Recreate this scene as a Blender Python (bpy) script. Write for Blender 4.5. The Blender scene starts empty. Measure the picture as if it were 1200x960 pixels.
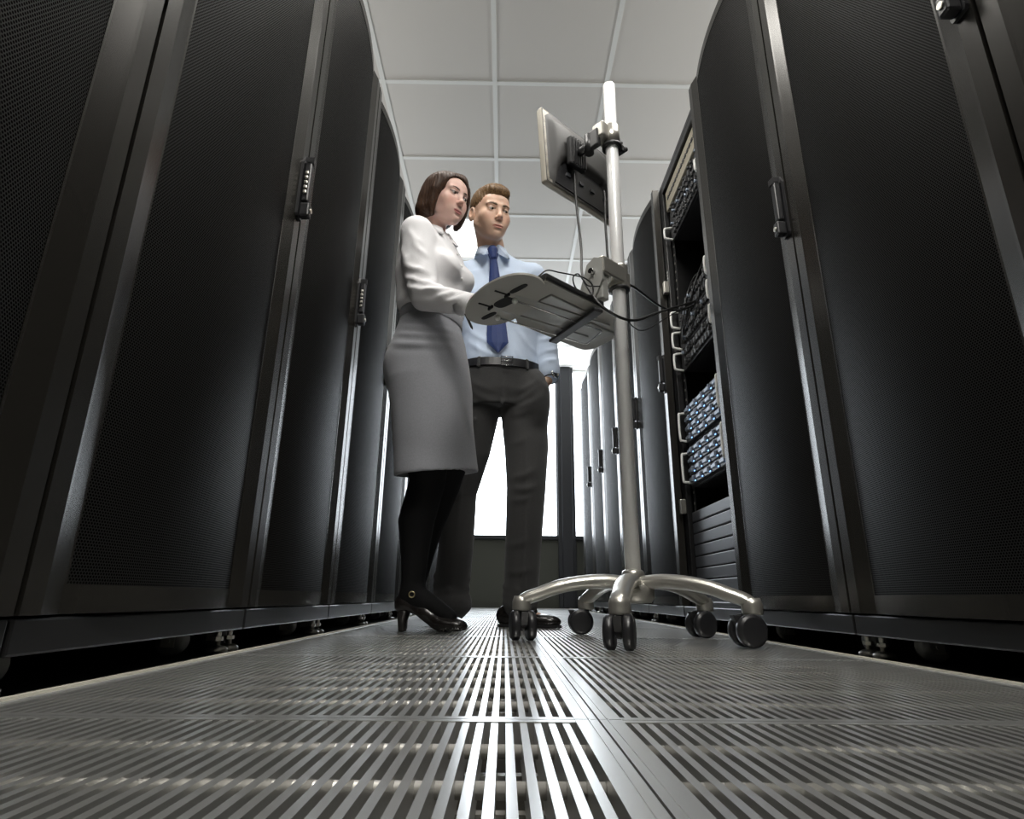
import bpy, bmesh, math, random
import numpy as np
from mathutils import Vector, Matrix
random.seed(4); rng = np.random.default_rng(4)
scene = bpy.context.scene
COL = scene.collection
PI = math.pi
R = math.radians

# ------------------------------------------------------------------ camera
CAM_H = 0.108
cd = bpy.data.cameras.new('camera'); cam = bpy.data.objects.new('camera', cd); COL.objects.link(cam)
rows = ((0.99987991, -0.01270339, -0.00887578), (-0.01228067, -0.30019426, -0.95379903), (0.00945202, 0.95379349, -0.30031422))
m = Matrix(rows).to_4x4(); m.translation = (0, 0, CAM_H)
cam.matrix_world = m
cd.sensor_width = 36; cd.lens = 36 * 699 / 1200; cd.clip_start = 0.01; cd.clip_end = 200
cd.dof.use_dof = False
scene.camera = cam

# ------------------------------------------------------------------ world, lights, exposure
w = bpy.data.worlds.new('overcast_sky'); scene.world = w; w.use_nodes = True
bg = w.node_tree.nodes['Background']; bg.inputs[0].default_value = (0.86, 0.93, 1.0, 1); bg.inputs[1].default_value = 7.0
vs = scene.view_settings
vs.view_transform = 'Standard'; vs.look = 'None'; vs.gamma = 1; vs.use_curve_mapping = False; vs.exposure = 0.2
scene.cycles.use_denoising = True
scene.cycles.max_bounces = 7; scene.cycles.diffuse_bounces = 4; scene.cycles.glossy_bounces = 4
scene.cycles.transmission_bounces = 3; scene.cycles.transparent_max_bounces = 6
scene.cycles.caustics_reflective = True; scene.cycles.caustics_refractive = False
scene.cycles.sample_clamp_indirect = 4.0

def area(name, loc, rot, sx, sy, power, color=(1, 1, 1), portal=False):
    l = bpy.data.lights.new(name, 'AREA'); l.shape = 'RECTANGLE'; l.size = sx; l.size_y = sy; l.energy = power; l.color = color
    o = bpy.data.objects.new(name, l); COL.objects.link(o); o.location = loc; o.rotation_euler = rot
    if portal: l.cycles.is_portal = True
    return o
YW = 6.86                       # window wall
area('window_portal', (0.0, YW + 0.10, 1.79), (R(-90), 0, 0), 4.3, 2.02, 1, portal=True)
WARM = (1.0, 0.97, 0.91)
for sx, xx in ((-1, -1.55), (1, 1.75)):     # unseen fill lights added above the cabinets to brighten the ceiling
    area('ceiling_fill_light', (xx, 2.3, 2.16), (R(180), R(-38 * sx), 0), .5, 8.4, 30, (1.0, 0.985, 0.955))
LAMPS = [(-0.39, 4.075, 0), (-0.39, 1.69, 14), (0.83, 1.69, 10), (0.22, 0.50, 28), (0.22, -0.7, 30)]  # first is in view; the rest are unseen, added to light the people

# ------------------------------------------------------------------ materials
def mat(name, color, rough=0.5, metal=0.0, bump=0.0, bscale=200.0, spec=0.5, var=0.0, coat=0.0, sheen=0.0, aniso=0.0):
    m = bpy.data.materials.new(name); m.use_nodes = True
    nt = m.node_tree; b = nt.nodes['Principled BSDF']
    b.inputs['Base Color'].default_value = (*color, 1); b.inputs['Roughness'].default_value = rough
    b.inputs['Metallic'].default_value = metal; b.inputs['Specular IOR Level'].default_value = spec
    b.inputs['Coat Weight'].default_value = coat; b.inputs['Sheen Weight'].default_value = sheen
    b.inputs['Anisotropic'].default_value = aniso
    tc = nt.nodes.new('ShaderNodeTexCoord'); n = nt.nodes.new('ShaderNodeTexNoise')
    n.inputs['Scale'].default_value = bscale; n.inputs['Detail'].default_value = 3
    nt.links.new(tc.outputs['Object'], n.inputs['Vector'])
    if bump:
        bp = nt.nodes.new('ShaderNodeBump'); bp.inputs['Strength'].default_value = bump; bp.inputs['Distance'].default_value = 0.002
        nt.links.new(n.outputs['Fac'], bp.inputs['Height']); nt.links.new(bp.outputs[0], b.inputs['Normal'])
    if var:
        r = nt.nodes.new('ShaderNodeMapRange'); r.inputs['To Min'].default_value = max(0.02, rough - var); r.inputs['To Max'].default_value = rough + var
        nt.links.new(n.outputs['Fac'], r.inputs[0]); nt.links.new(r.outputs[0], b.inputs['Roughness'])
    return m

def mathn(nt, op, a, b=None, c=None):
    n = nt.nodes.new('ShaderNodeMath'); n.operation = op
    for i, v in enumerate((a, b, c)):
        if v is None: continue
        if isinstance(v, (int, float)): n.inputs[i].default_value = v
        else: nt.links.new(v, n.inputs[i])
    return n.outputs[0]

def mat_perf():
    """black perforated sheet: staggered round holes"""
    m = mat('perforated_steel', (0.03, 0.03, 0.03), 0.52, 0.0)
    nt = m.node_tree; b = nt.nodes['Principled BSDF']
    tc = nt.nodes.new('ShaderNodeTexCoord'); s = nt.nodes.new('ShaderNodeSeparateXYZ'); nt.links.new(tc.outputs['Object'], s.inputs[0])
    P = 0.0044; H = P * 0.866
    row = mathn(nt, 'DIVIDE', s.outputs['Z'], H)
    par = mathn(nt, 'MULTIPLY', mathn(nt, 'PINGPONG', mathn(nt, 'FLOOR', row), 1.0), 0.5)
    fx = mathn(nt, 'SUBTRACT', mathn(nt, 'FRACT', mathn(nt, 'ADD', mathn(nt, 'DIVIDE', s.outputs['X'], P), par)), 0.5)
    fz = mathn(nt, 'MULTIPLY', mathn(nt, 'SUBTRACT', mathn(nt, 'FRACT', row), 0.5), 0.866)
    d = mathn(nt, 'SQRT', mathn(nt, 'ADD', mathn(nt, 'MULTIPLY', fx, fx), mathn(nt, 'MULTIPLY', fz, fz)))
    solid = mathn(nt, 'GREATER_THAN', d, 0.35)
    mix = nt.nodes.new('ShaderNodeMix'); mix.data_type = 'RGBA'
    mix.inputs['A'].default_value = (0.003, 0.003, 0.003, 1); mix.inputs['B'].default_value = (0.012, 0.0115, 0.011, 1)
    nt.links.new(solid, mix.inputs['Factor']); nt.links.new(mix.outputs['Result'], b.inputs['Base Color'])
    nt.links.new(mathn(nt, 'MULTIPLY', solid, 0.12), b.inputs['Specular IOR Level'])
    return m

def mat_attr(name, rough=0.5, bump=0.0, bscale=300, sss=0.0, spec=0.4, sheen=0.0):
    m = mat(name, (0.5, 0.5, 0.5), rough, bump=bump, bscale=bscale, spec=spec, sheen=sheen)
    nt = m.node_tree; b = nt.nodes['Principled BSDF']
    a = nt.nodes.new('ShaderNodeAttribute'); a.attribute_name = 'Col'
    nt.links.new(a.outputs['Color'], b.inputs['Base Color'])
    if sss:
        b.inputs['Subsurface Weight'].default_value = sss; b.inputs['Subsurface Radius'].default_value = (0.012, 0.005, 0.003); b.inputs['Subsurface Scale'].default_value = 0.6
    return m

def mat_weave(name, ca, cb, rough=0.85, scale=900, sheen=0.2):
    m = mat(name, ca, rough, bump=0.25, bscale=scale, spec=0.25, sheen=sheen)
    nt = m.node_tree; b = nt.nodes['Principled BSDF']
    tc = nt.nodes.new('ShaderNodeTexCoord'); n = nt.nodes.new('ShaderNodeTexNoise'); n.inputs['Scale'].default_value = 260; n.inputs['Detail'].default_value = 4
    nt.links.new(tc.outputs['Object'], n.inputs['Vector'])
    mx = nt.nodes.new('ShaderNodeMix'); mx.data_type = 'RGBA'; mx.inputs['A'].default_value = (*ca, 1); mx.inputs['B'].default_value = (*cb, 1)
    nt.links.new(n.outputs['Fac'], mx.inputs['Factor']); nt.links.new(mx.outputs['Result'], b.inputs['Base Color'])
    return m

def mat_hair(name, ca, cb, axis_scale=(260, 260, 14)):
    m = mat(name, ca, 0.48, spec=0.4)
    nt = m.node_tree; b = nt.nodes['Principled BSDF']
    tc = nt.nodes.new('ShaderNodeTexCoord'); mp = nt.nodes.new('ShaderNodeMapping'); mp.inputs['Scale'].default_value = axis_scale
    n = nt.nodes.new('ShaderNodeTexNoise'); n.inputs['Scale'].default_value = 1; n.inputs['Detail'].default_value = 3
    nt.links.new(tc.outputs['Object'], mp.inputs[0]); nt.links.new(mp.outputs[0], n.inputs['Vector'])
    cr = nt.nodes.new('ShaderNodeValToRGB'); cr.color_ramp.elements[0].position = .35; cr.color_ramp.elements[1].position = .68
    cr.color_ramp.elements[0].color = (*ca, 1); cr.color_ramp.elements[1].color = (*cb, 1)
    nt.links.new(n.outputs['Fac'], cr.inputs[0]); nt.links.new(cr.outputs[0], b.inputs['Base Color'])
    bp = nt.nodes.new('ShaderNodeBump'); bp.inputs['Strength'].default_value = .45; bp.inputs['Distance'].default_value = .0015
    nt.links.new(n.outputs['Fac'], bp.inputs['Height']); nt.links.new(bp.outputs[0], b.inputs['Normal'])
    return m

def emis(name, color, strength):
    m = bpy.data.materials.new(name); m.use_nodes = True; nt = m.node_tree
    b = nt.nodes['Principled BSDF']; b.inputs['Base Color'].default_value = (*color, 1)
    b.inputs['Emission Color'].default_value = (*color, 1); b.inputs['Emission Strength'].default_value = strength
    return m

def mat_diffuser():
    m = emis('prismatic_diffuser', (0.9, 0.89, 0.86), 1.0); nt = m.node_tree; b = nt.nodes['Principled BSDF']
    tc = nt.nodes.new('ShaderNodeTexCoord'); s = nt.nodes.new('ShaderNodeSeparateXYZ'); nt.links.new(tc.outputs['Object'], s.inputs[0])
    sx = mathn(nt, 'SINE', mathn(nt, 'MULTIPLY', s.outputs['X'], 2 * PI / .05)); sy = mathn(nt, 'SINE', mathn(nt, 'MULTIPLY', s.outputs['Y'], 2 * PI / .07))
    v = mathn(nt, 'MULTIPLY_ADD', mathn(nt, 'MULTIPLY', sx, sy), 0.30, 0.88)
    nt.links.new(v, b.inputs['Emission Strength'])
    return m

M = {}
M['rack'] = mat('black_powder_coat', (0.008, 0.008, 0.0085), 0.34, 0.0, bump=0.06, bscale=900)
M['stile'] = mat('satin_black_door_frame', (0.030, 0.028, 0.0245), 0.27, 0.45, bump=0.015, bscale=700, aniso=0.3)
M['inner'] = mat('matt_black_interior', (0.012, 0.012, 0.013), 0.7)
M['perf'] = mat_perf()
M['latch'] = mat('black_plastic', (0.018, 0.018, 0.02), 0.33)
M['zinc'] = mat('zinc_plated_steel', (0.55, 0.53, 0.48), 0.32, 0.9)
M['wheel_grey'] = mat('grey_rubber_wheel', (0.16, 0.16, 0.15), 0.5)
M['alu'] = mat('brushed_aluminium_grate', (0.80, 0.80, 0.785), 0.28, 0.9)
M['alu_dark'] = mat('aluminium_under_grate', (0.66, 0.64, 0.60), 0.35, 0.6)
M['slab'] = mat('dark_vinyl_floor', (0.02, 0.02, 0.019), 0.55, bump=0.05, bscale=60)
M['edge'] = mat('pale_edge_strip', (0.50, 0.48, 0.41), 0.5)
M['ceiling'] = mat('ceiling_tile_board', (0.72, 0.70, 0.66), 0.9, bump=0.10, bscale=350)
M['tbar'] = mat('ceiling_grid_white', (0.85, 0.86, 0.83), 0.5)
M['wall'] = mat('grey_wall_paint', (0.085, 0.087, 0.072), 0.8, bump=0.05, bscale=250)
M['frame_dark'] = mat('dark_window_frame', (0.035, 0.037, 0.042), 0.45, 0.2)
M['steel'] = mat('brushed_nickel', (0.62, 0.60, 0.55), 0.28, 0.8)
M['pole'] = mat('anodised_aluminium_tube', (0.86, 0.86, 0.86), 0.34, 0.15)
M['tray'] = mat('grey_tray_steel', (0.42, 0.41, 0.375), 0.5, 0.1, bump=0.04, bscale=500)
M['tray2'] = mat('pale_grey_bracket', (0.40, 0.40, 0.38), 0.42, 0.3)
M['dark'] = mat('dark_plastic', (0.022, 0.022, 0.023), 0.4)
M['bezel'] = mat('champagne_bezel', (0.42, 0.39, 0.33), 0.4, 0.3)
M['monback'] = mat('charcoal_monitor_back', (0.022, 0.021, 0.020), 0.5, 0.0)
M['cable'] = mat('black_cable', (0.01, 0.01, 0.01), 0.45)
M['white_pl'] = mat('white_plastic', (0.88, 0.88, 0.85), 0.35)
M['beige'] = mat('beige_speckled_steel', (0.42, 0.38, 0.29), 0.5, 0.2, bump=.2, bscale=300)
M['server'] = mat('server_face_black', (0.035, 0.035, 0.036), 0.4, 0.2)
M['blank'] = mat('blanking_panel_grey', (0.055, 0.058, 0.066), 0.42, 0.2)
M['led'] = emis('blue_led', (0.25, 0.5, 1.0), 2.5)
M['silver'] = mat('silver_drive_latch', (0.26, 0.30, 0.36), 0.4, 0.7)
M['glass'] = None
g = bpy.data.materials.new('clear_window_glass'); g.use_nodes = True; nt = g.node_tree
for n in list(nt.nodes):
    if n.type == 'BSDF_PRINCIPLED': nt.nodes.remove(n)
tr = nt.nodes.new('ShaderNodeBsdfTransparent'); gl = nt.nodes.new('ShaderNodeBsdfGlossy'); gl.inputs['Roughness'].default_value = 0.02
mx = nt.nodes.new('ShaderNodeMixShader'); mx.inputs[0].default_value = 0.05
nt.links.new(tr.outputs[0], mx.inputs[1]); nt.links.new(gl.outputs[0], mx.inputs[2]); nt.links.new(mx.outputs[0], nt.nodes['Material Output'].inputs[0])
M['glass'] = g
M['diffuser'] = mat_diffuser()
M['lampframe'] = mat('white_enamel', (0.8, 0.8, 0.77), 0.4)
M['skin'] = mat_attr('skin', 0.42, bump=0.12, bscale=900, sss=0.12, spec=0.4)
M['shirt_w'] = mat_weave('white_cotton', (0.76, 0.75, 0.77), (0.84, 0.83, 0.85), 0.8, 1200)
M['shirt_b'] = mat_weave('pale_blue_cotton', (0.58, 0.69, 0.88), (0.68, 0.78, 0.93), 0.75, 1200)
M['skirt'] = mat_weave('mid_grey_wool', (0.20, 0.205, 0.225), (0.31, 0.315, 0.34), 0.9, 1500)
M['trousers'] = mat_weave('charcoal_wool', (0.036, 0.036, 0.037), (0.064, 0.063, 0.062), 0.85, 1500)
M['tights'] = mat('black_tights', (0.006, 0.006, 0.0065), 0.8, spec=.2)
M['leather'] = mat('black_leather', (0.014, 0.012, 0.011), 0.25, bump=.08, bscale=300, coat=.3)
M['belt'] = mat('black_belt_leather', (0.012, 0.012, 0.014), 0.35, bump=.08, bscale=400)
M['tie'] = mat_weave('navy_silk', (0.018, 0.035, 0.13), (0.03, 0.055, 0.18), 0.45, 900, 0.1)
M['gold'] = mat('pale_gold_metal', (0.6, 0.5, 0.3), 0.3, 1.0)
M['chrome'] = mat('polished_steel', (0.6, 0.6, 0.6), 0.15, 1.0)
M['hair_w'] = mat_hair('dark_brown_hair', (0.022, 0.010, 0.006), (0.085, 0.042, 0.022), (420, 420, 18))
M['hair_m'] = mat_hair('light_brown_hair', (0.07, 0.035, 0.014), (0.24, 0.14, 0.06), (320, 90, 220))
M['brow_m'] = mat('brown_brow', (0.08, 0.045, 0.022), 0.7); M['brow_w'] = mat('dark_brow', (0.035, 0.02, 0.015), 0.7)
M['eye'] = mat_attr('eyeball', 0.12, spec=0.5)

# ------------------------------------------------------------------ mesh helpers
class MB:
    def __init__(s): s.v = []; s.f = []; s.sm = []
    def add(s, vs, fs, smooth=False):
        o = len(s.v); s.v += [tuple(p) for p in vs]
        for f in fs: s.f.append(tuple(i + o for i in f)); s.sm.append(smooth)
        return s
    def box(s, x0, x1, y0, y1, z0, z1, T=None):
        vs = [Vector((x, y, z)) for z in (z0, z1) for y in (y0, y1) for x in (x0, x1)]
        if T is not None: vs = [T @ p for p in vs]
        return s.add(vs, [(0, 2, 3, 1), (4, 5, 7, 6), (0, 1, 5, 4), (2, 6, 7, 3), (0, 4, 6, 2), (1, 3, 7, 5)])
    def rbox(s, x0, x1, y0, y1, z0, z1, r=0.004, T=None, seg=2):
        bm = bmesh.new(); bmesh.ops.create_cube(bm, size=1)
        for p in bm.verts: p.co = Vector(((x0 + x1) / 2 + p.co.x * (x1 - x0), (y0 + y1) / 2 + p.co.y * (y1 - y0), (z0 + z1) / 2 + p.co.z * (z1 - z0)))
        bmesh.ops.bevel(bm, geom=list(bm.edges), offset=r, segments=seg, affect='EDGES', profile=0.5)
        return s.bm(bm, T)
    def bm(s, bm, T=None, smooth=False):
        bm.verts.index_update()
        vs = [(T @ p.co) if T is not None else p.co.copy() for p in bm.verts]
        s.add(vs, [[q.index for q in f.verts] for f in bm.faces], smooth); bm.free(); return s
    def prism(s, pts, z0, z1, T=None, smooth=False):
        """pts: closed 2-D outline (x,y) counter-clockwise, extruded in z"""
        n = len(pts); vs = [Vector((x, y, z0)) for x, y in pts] + [Vector((x, y, z1)) for x, y in pts]
        if T is not None: vs = [T @ p for p in vs]
        s.add(vs, [(i, (i + 1) % n, n + (i + 1) % n, n + i) for i in range(n)], smooth)
        o = len(s.v) - 2 * n
        s.f.append(tuple(o + i for i in reversed(range(n)))); s.f.append(tuple(o + n + i for i in range(n))); s.sm += [False, False]
        return s
    def lathe(s, prof, n=24, T=None, smooth=True, cap=True):
        """prof: (r,z) list"""
        vs = []; fs = []
        for r, z in prof:
            for k in range(n):
                a = 2 * PI * k / n; p = Vector((r * math.cos(a), r * math.sin(a), z)); vs.append(T @ p if T is not None else p)
        for i in range(len(prof) - 1):
            for k in range(n): fs.append((i * n + k, i * n + (k + 1) % n, (i + 1) * n + (k + 1) % n, (i + 1) * n + k))
        s.add(vs, fs, smooth)
        if cap:
            o = len(s.v) - len(prof) * n
            s.f.append(tuple(o + k for k in reversed(range(n)))); s.f.append(tuple(o + (len(prof) - 1) * n + k for k in range(n))); s.sm += [False, False]
        return s
    def cyl(s, a, b, r, r2=None, n=16, smooth=True):
        a = Vector(a); b = Vector(b); d = b - a; L = d.length
        T = Matrix.Translation(a) @ d.to_track_quat('Z', 'Y').to_matrix().to_4x4()
        return s.lathe([(r, 0), (r if r2 is None else r2, L)], n, T, smooth)
    def tube(s, pts, r, n=8, closed=False, radii=None, sx=1.0, up=None):
        pts = [Vector(p) for p in pts]; N = len(pts); vs = []; fs = []; nrm = None
        for i, p in enumerate(pts):
            if closed: t = pts[(i + 1) % N] - pts[i - 1]
            else: t = pts[min(i + 1, N - 1)] - pts[max(i - 1, 0)]
            t.normalize()
            if nrm is None:
                nrm = (up and Vector(up)) or (Vector((0, 0, 1)) if abs(t.z) < .9 else Vector((1, 0, 0)))
            nrm = (nrm - t * nrm.dot(t)).normalized(); bn = t.cross(nrm)
            rr = radii[i] if radii else r
            for k in range(n):
                a = 2 * PI * k / n; vs.append(p + nrm * (rr * math.cos(a)) + bn * (rr * sx * math.sin(a)))
        for i in range(N if closed else N - 1):
            j = (i + 1) % N
            for k in range(n): fs.append((i * n + k, i * n + (k + 1) % n, j * n + (k + 1) % n, j * n + k))
        s.add(vs, fs, True)
        if not closed:
            o = len(s.v) - N * n
            s.f.append(tuple(o + k for k in reversed(range(n)))); s.f.append(tuple(o + (N - 1) * n + k for k in range(n))); s.sm += [False, False]
        return s
    def grid(s, P, smooth=True, closed_u=False):
        """P[i][j] points"""
        nu = len(P); nv = len(P[0]); vs = [p for r_ in P for p in r_]; fs = []
        for i in range(nu if closed_u else nu - 1):
            for j in range(nv - 1): fs.append((i * nv + j, ((i + 1) % nu) * nv + j, ((i + 1) % nu) * nv + j + 1, i * nv + j + 1))
        return s.add(vs, fs, smooth)
    def ball(s, c, r, T=None):
        bm = bmesh.new(); bmesh.ops.create_uvsphere(bm, u_segments=20, v_segments=14, radius=1)
        if isinstance(r, (int, float)): r = (r, r, r)
        for p in bm.verts: p.co = Vector((c[0] + p.co.x * r[0], c[1] + p.co.y * r[1], c[2] + p.co.z * r[2]))
        return s.bm(bm, T, True)
    def build(s, name, m_, parent=None, off=(0, 0, 0)):
        me = bpy.data.meshes.new(name)
        if any(off): s.v = [(p[0] - off[0], p[1] - off[1], p[2] - off[2]) for p in s.v]
        me.from_pydata([tuple(p) for p in s.v], [], s.f); me.polygons.foreach_set('use_smooth', s.sm)
        bm = bmesh.new(); bm.from_mesh(me); bmesh.ops.recalc_face_normals(bm, faces=bm.faces); bm.to_mesh(me); bm.free()
        me.materials.append(m_); me.update()
        o = bpy.data.objects.new(name, me); COL.objects.link(o)
        if parent is not None: o.parent = parent
        return o

def spline(pts, n=8):
    P = [Vector(p) for p in pts]; P = [P[0] * 2 - P[1]] + P + [P[-1] * 2 - P[-2]]; out = []
    for i in range(1, len(P) - 2):
        for k in range(n):
            t = k / n; a, b, c, d = P[i - 1:i + 3]
            out.append(0.5 * ((2 * b) + (c - a) * t + (2 * a - 5 * b + 4 * c - d) * t * t + (3 * b - a - 3 * c + d) * t ** 3))
    out.append(P[-2]); return out

def thing(name, label, cat, loc=(0, 0, 0), rz=0.0, group=None):
    o = bpy.data.objects.new(name, None); COL.objects.link(o); o.location = loc; o.rotation_euler = (0, 0, rz); o.empty_display_size = .1
    return tag(o, label, cat, group)
def tag(o, label=None, cat=None, group=None, kind=None):
    if label: o['label'] = label
    if cat: o['category'] = cat
    if group: o['group'] = group
    if kind: o['kind'] = kind
    return o
def struct(o): o['kind'] = 'structure'; return o
KIDS = {}
def copy_tree(o, parent=None):
    c = o.copy(); COL.objects.link(c)
    if parent is not None: c.parent = parent
    for ch in [x for x in scene.objects if x.parent is o]: copy_tree(ch, c)
    return c

# ------------------------------------------------------------------ room shell
FLX0, FLX1 = -0.522, 0.709           # aisle edges
XJ = 0.089                          # joint between the two tile columns
RX0, RX1, RY0, H = -2.4, 2.6, -2.2, 2.80

mb = MB()                           # grating floor
T0 = 0.61; NT = 12
for col, (xa, xb) in enumerate(((FLX0 + .004, XJ), (XJ, FLX1 - .004))):
    for r_ in range(-1, NT - 1):
        ya, yb = r_ * T0 + 0.008, (r_ + 1) * T0 + 0.006
        if yb > YW: yb = YW
        if ya > YW - .05: continue
        xa_, xb_ = xa + .001, xb - .001; bw = 0.021; by = 0.011
        mb.box(xa_, xa_ + bw, ya, yb, -.03, 0); mb.box(xb_ - bw, xb_, ya, yb, -.03, 0)
        mb.box(xa_ + bw, xb_ - bw, ya, ya + by, -.03, -.0004); mb.box(xa_ + bw, xb_ - bw, yb - by, yb, -.03, -.0004)
        mb.box(xa_ + .007, xa_ + .0085, ya, yb, 0, .0008); mb.box(xb_ - .0085, xb_ - .007, ya, yb, 0, .0008)
        n = 43; x0 = xa_ + bw; st = (xb_ - xa_ - 2 * bw) / (n + .45)
        for i in range(n):
            c = x0 + st * (i + .72); mb.box(c - .0032, c + .0032, ya + by, yb - by, -.026, -.0012)
floor = struct(mb.build('floor', M['alu']))
mb = MB()                           # round cross rods and lower damper blades
for (xa, xb) in ((FLX0, XJ), (XJ, FLX1)):
    for r_ in range(-1, NT - 1):
        for k in range(12):
            y = r_ * T0 + 0.008 + .028 + k * .0503
            if y > YW: continue
            if k % 2 == 0: mb.cyl((xa + .02, y, -.0105), (xb - .02, y, -.0105), .0055, n=8)
            mb.box(xa + .02, xb - .02, y + .020, y + .030, -.062, -.045)
        for k in range(6):
            x = xa + .05 + k * .1; mb.box(x, x + .012, r_ * T0, min(YW, (r_ + 1) * T0), -.075, -.064)
struct(mb.build('floor', M['alu_dark']))
mb = MB(); mb.box(FLX0 - .006, FLX1 + .006, RY0, YW, -.36, -.30); mb.box(RX0, FLX0 - .004, RY0, YW, -.3, 0); mb.box(FLX1 + .004, RX1, RY0, YW, -.3, 0)
struct(mb.build('floor', M['slab']))
for i, x in enumerate((FLX0 - .003, FLX1 - .005)):
    struct(MB().box(x, x + .008, RY0, YW, -.02, .003).build('trim_%d' % (i + 1), M['edge']))

struct(MB().box(RX0, RX1, RY0, YW, H, H + .06).build('ceiling', M['ceiling']))
mb = MB(); CX0, CY0, CTX, CTY = -0.088, 2.584, 0.612, 0.5955
k = -4
while CX0 + k * CTX < RX1:
    x = CX0 + k * CTX
    if x > RX0: mb.box(x - .012, x + .012, RY0, YW, H - .006, H + .002)
    k += 1
k = -9
while CY0 + k * CTY < YW:
    y = CY0 + k * CTY
    if y > RY0: mb.box(RX0, RX1, y - .012, y + .012, H - .0055, H + .002)
    k += 1
struct(mb.build('trim_3', M['tbar']))
struct(MB().box(RX0 - .1, RX0, RY0, YW, -.36, H).build('wall_left', M['wall']))
struct(MB().box(RX1, RX1 + .1, RY0, YW, -.36, H).build('wall_right', M['wall']))
struct(MB().box(RX0, RX1, RY0 - .1, RY0, -.36, H).build('wall_front', M['wall']))
mb = MB(); WX0, WX1, SILL = -2.1, 2.3, 0.775
mb.box(RX0, RX1, YW, YW + .16, -.36, SILL - .04); mb.box(RX0, WX0, YW, YW + .16, SILL - .04, H + .06); mb.box(WX1, RX1, YW, YW + .16, SILL - .04, H + .06)
struct(mb.build('wall_back', M['wall']))
struct(MB().rbox(WX0, WX1, YW - .03, YW + .16, SILL - .045, SILL, .005).build('trim_4', M['frame_dark']))
struct(MB().rbox(WX0, WX1, YW + .0, YW + .05, 2.765, 2.80, .004).build('trim_5', M['tbar']))
for i, (a, b) in enumerate(((WX0, -1.0), (-.86, .60), (.81, WX1))):
    gl_ = struct(MB().box(a, b, YW + .08, YW + .086, SILL, 2.77).build('window_%d' % (i + 1), M['glass']))
mb = MB()                           # mullion column with grooves, runs down to the floor
for x in (.60, -1.0):
    mb.rbox(x, x + .20, YW - .045, YW + .12, -.0, H, .006); mb.rbox(x + .045, x + .165, YW - .075, YW - .04, 0, H, .005); mb.rbox(x - .012, x + .01, YW - .02, YW + .1, SILL, H, .003)
struct(mb.build('trim_6', M['frame_dark']))

# ------------------------------------------------------------------ ceiling lights
def troffer(x, y, pw, label):
    sx, sy = CTX - .03, CTY - .03
    t = thing('ceiling_light', label, 'ceiling light', (x, y, H - .012), 0, 'recessed troffer lights in the ceiling grid')
    mb = MB(); f = .018
    mb.box(-sx / 2, sx / 2, -sy / 2, -sy / 2 + f, -.004, .012); mb.box(-sx / 2, sx / 2, sy / 2 - f, sy / 2, -.004, .012)
    mb.box(-sx / 2, -sx / 2 + f, -sy / 2 + f, sy / 2 - f, -.004, .012); mb.box(sx / 2 - f, sx / 2, -sy / 2 + f, sy / 2 - f, -.004, .012)
    mb.build('frame', M['lampframe'], t)
    MB().box(-sx / 2 + f, sx / 2 - f, -sy / 2 + f, sy / 2 - f, .002, .006).build('diffuser', M['diffuser'], t)
    if pw: area('added_ceiling_lamp', (x, y, H - .022), (0, 0, 0), .54, .54, pw, WARM)  # only the added, unseen fixtures carry an area lamp
LL = ['square ceiling light with dimpled glowing lens between the two heads', 'unseen square ceiling light added above the woman, left of the trolley pole', 'unseen square ceiling light added over the right cabinet row beside the monitor',
      'unseen square ceiling light added over the near part of the grated aisle', 'unseen square ceiling light added behind the camera at the aisle start']
for (x, y, p), l in zip(LAMPS, LL):
    kx = round((x - CX0) / CTX - .5); ky = round((y - CY0) / CTY - .5)
    troffer(CX0 + (kx + .5) * CTX, CY0 + (ky + .5) * CTY, p, l)

# ------------------------------------------------------------------ server cabinets
HW = 0.2975                          # half width
DZ0, DZ1 = .084, 2.035
XF, XB = HW - .042, HW - .072        # flat / bevel edges
LIP = -.009; BOW = .022
def bow(x): return -LIP - BOW * (1 - (x / XB) ** 2)
def make_base(t, rails=True):
    MB().rbox(-HW, HW, .004, .98, .042, .081, .003).build('plinth', M['rack'], t)
    for sx in (-1, 1):
        for y in (.04, .93):
            mb = MB(); x = sx * (HW - .022)
            mb.lathe([(.020, 0), (.020, .008), (.012, .013), (.006, .014)], 16, Matrix.Translation((x, y, 0)))
            mb.cyl((x, y, .012), (x, y, .06), .0055, n=10); mb.lathe([(.010, .022), (.010, .029)], 6, Matrix.Translation((x, y, 0)), smooth=False)
            mb.build('leveling_foot', M['zinc'], t)
            w_ = MB(); xx = sx * (HW - .085); yy = y + (.055 if y < .5 else -.055)
            w_.lathe([(.006, -.013), (.024, -.013), (.027, -.010), (.027, .010), (.024, .013), (.006, .013)], 24, Matrix.Translation((xx, yy, .027)) @ Matrix.Rotation(R(90), 4, 'Y'))
            c_ = w_.build('caster', M['wheel_grey'], t)
            mb = MB(); mb.box(xx - .018, xx - .0145, yy - .012, yy + .012, .015, .05); mb.box(xx + .0145, xx + .018, yy - .012, yy + .012, .015, .05); mb.cyl((xx - .02, yy, .027), (xx + .02, yy, .027), .005, n=8)
            mb.build('caster_fork', M['zinc'], c_)
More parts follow.
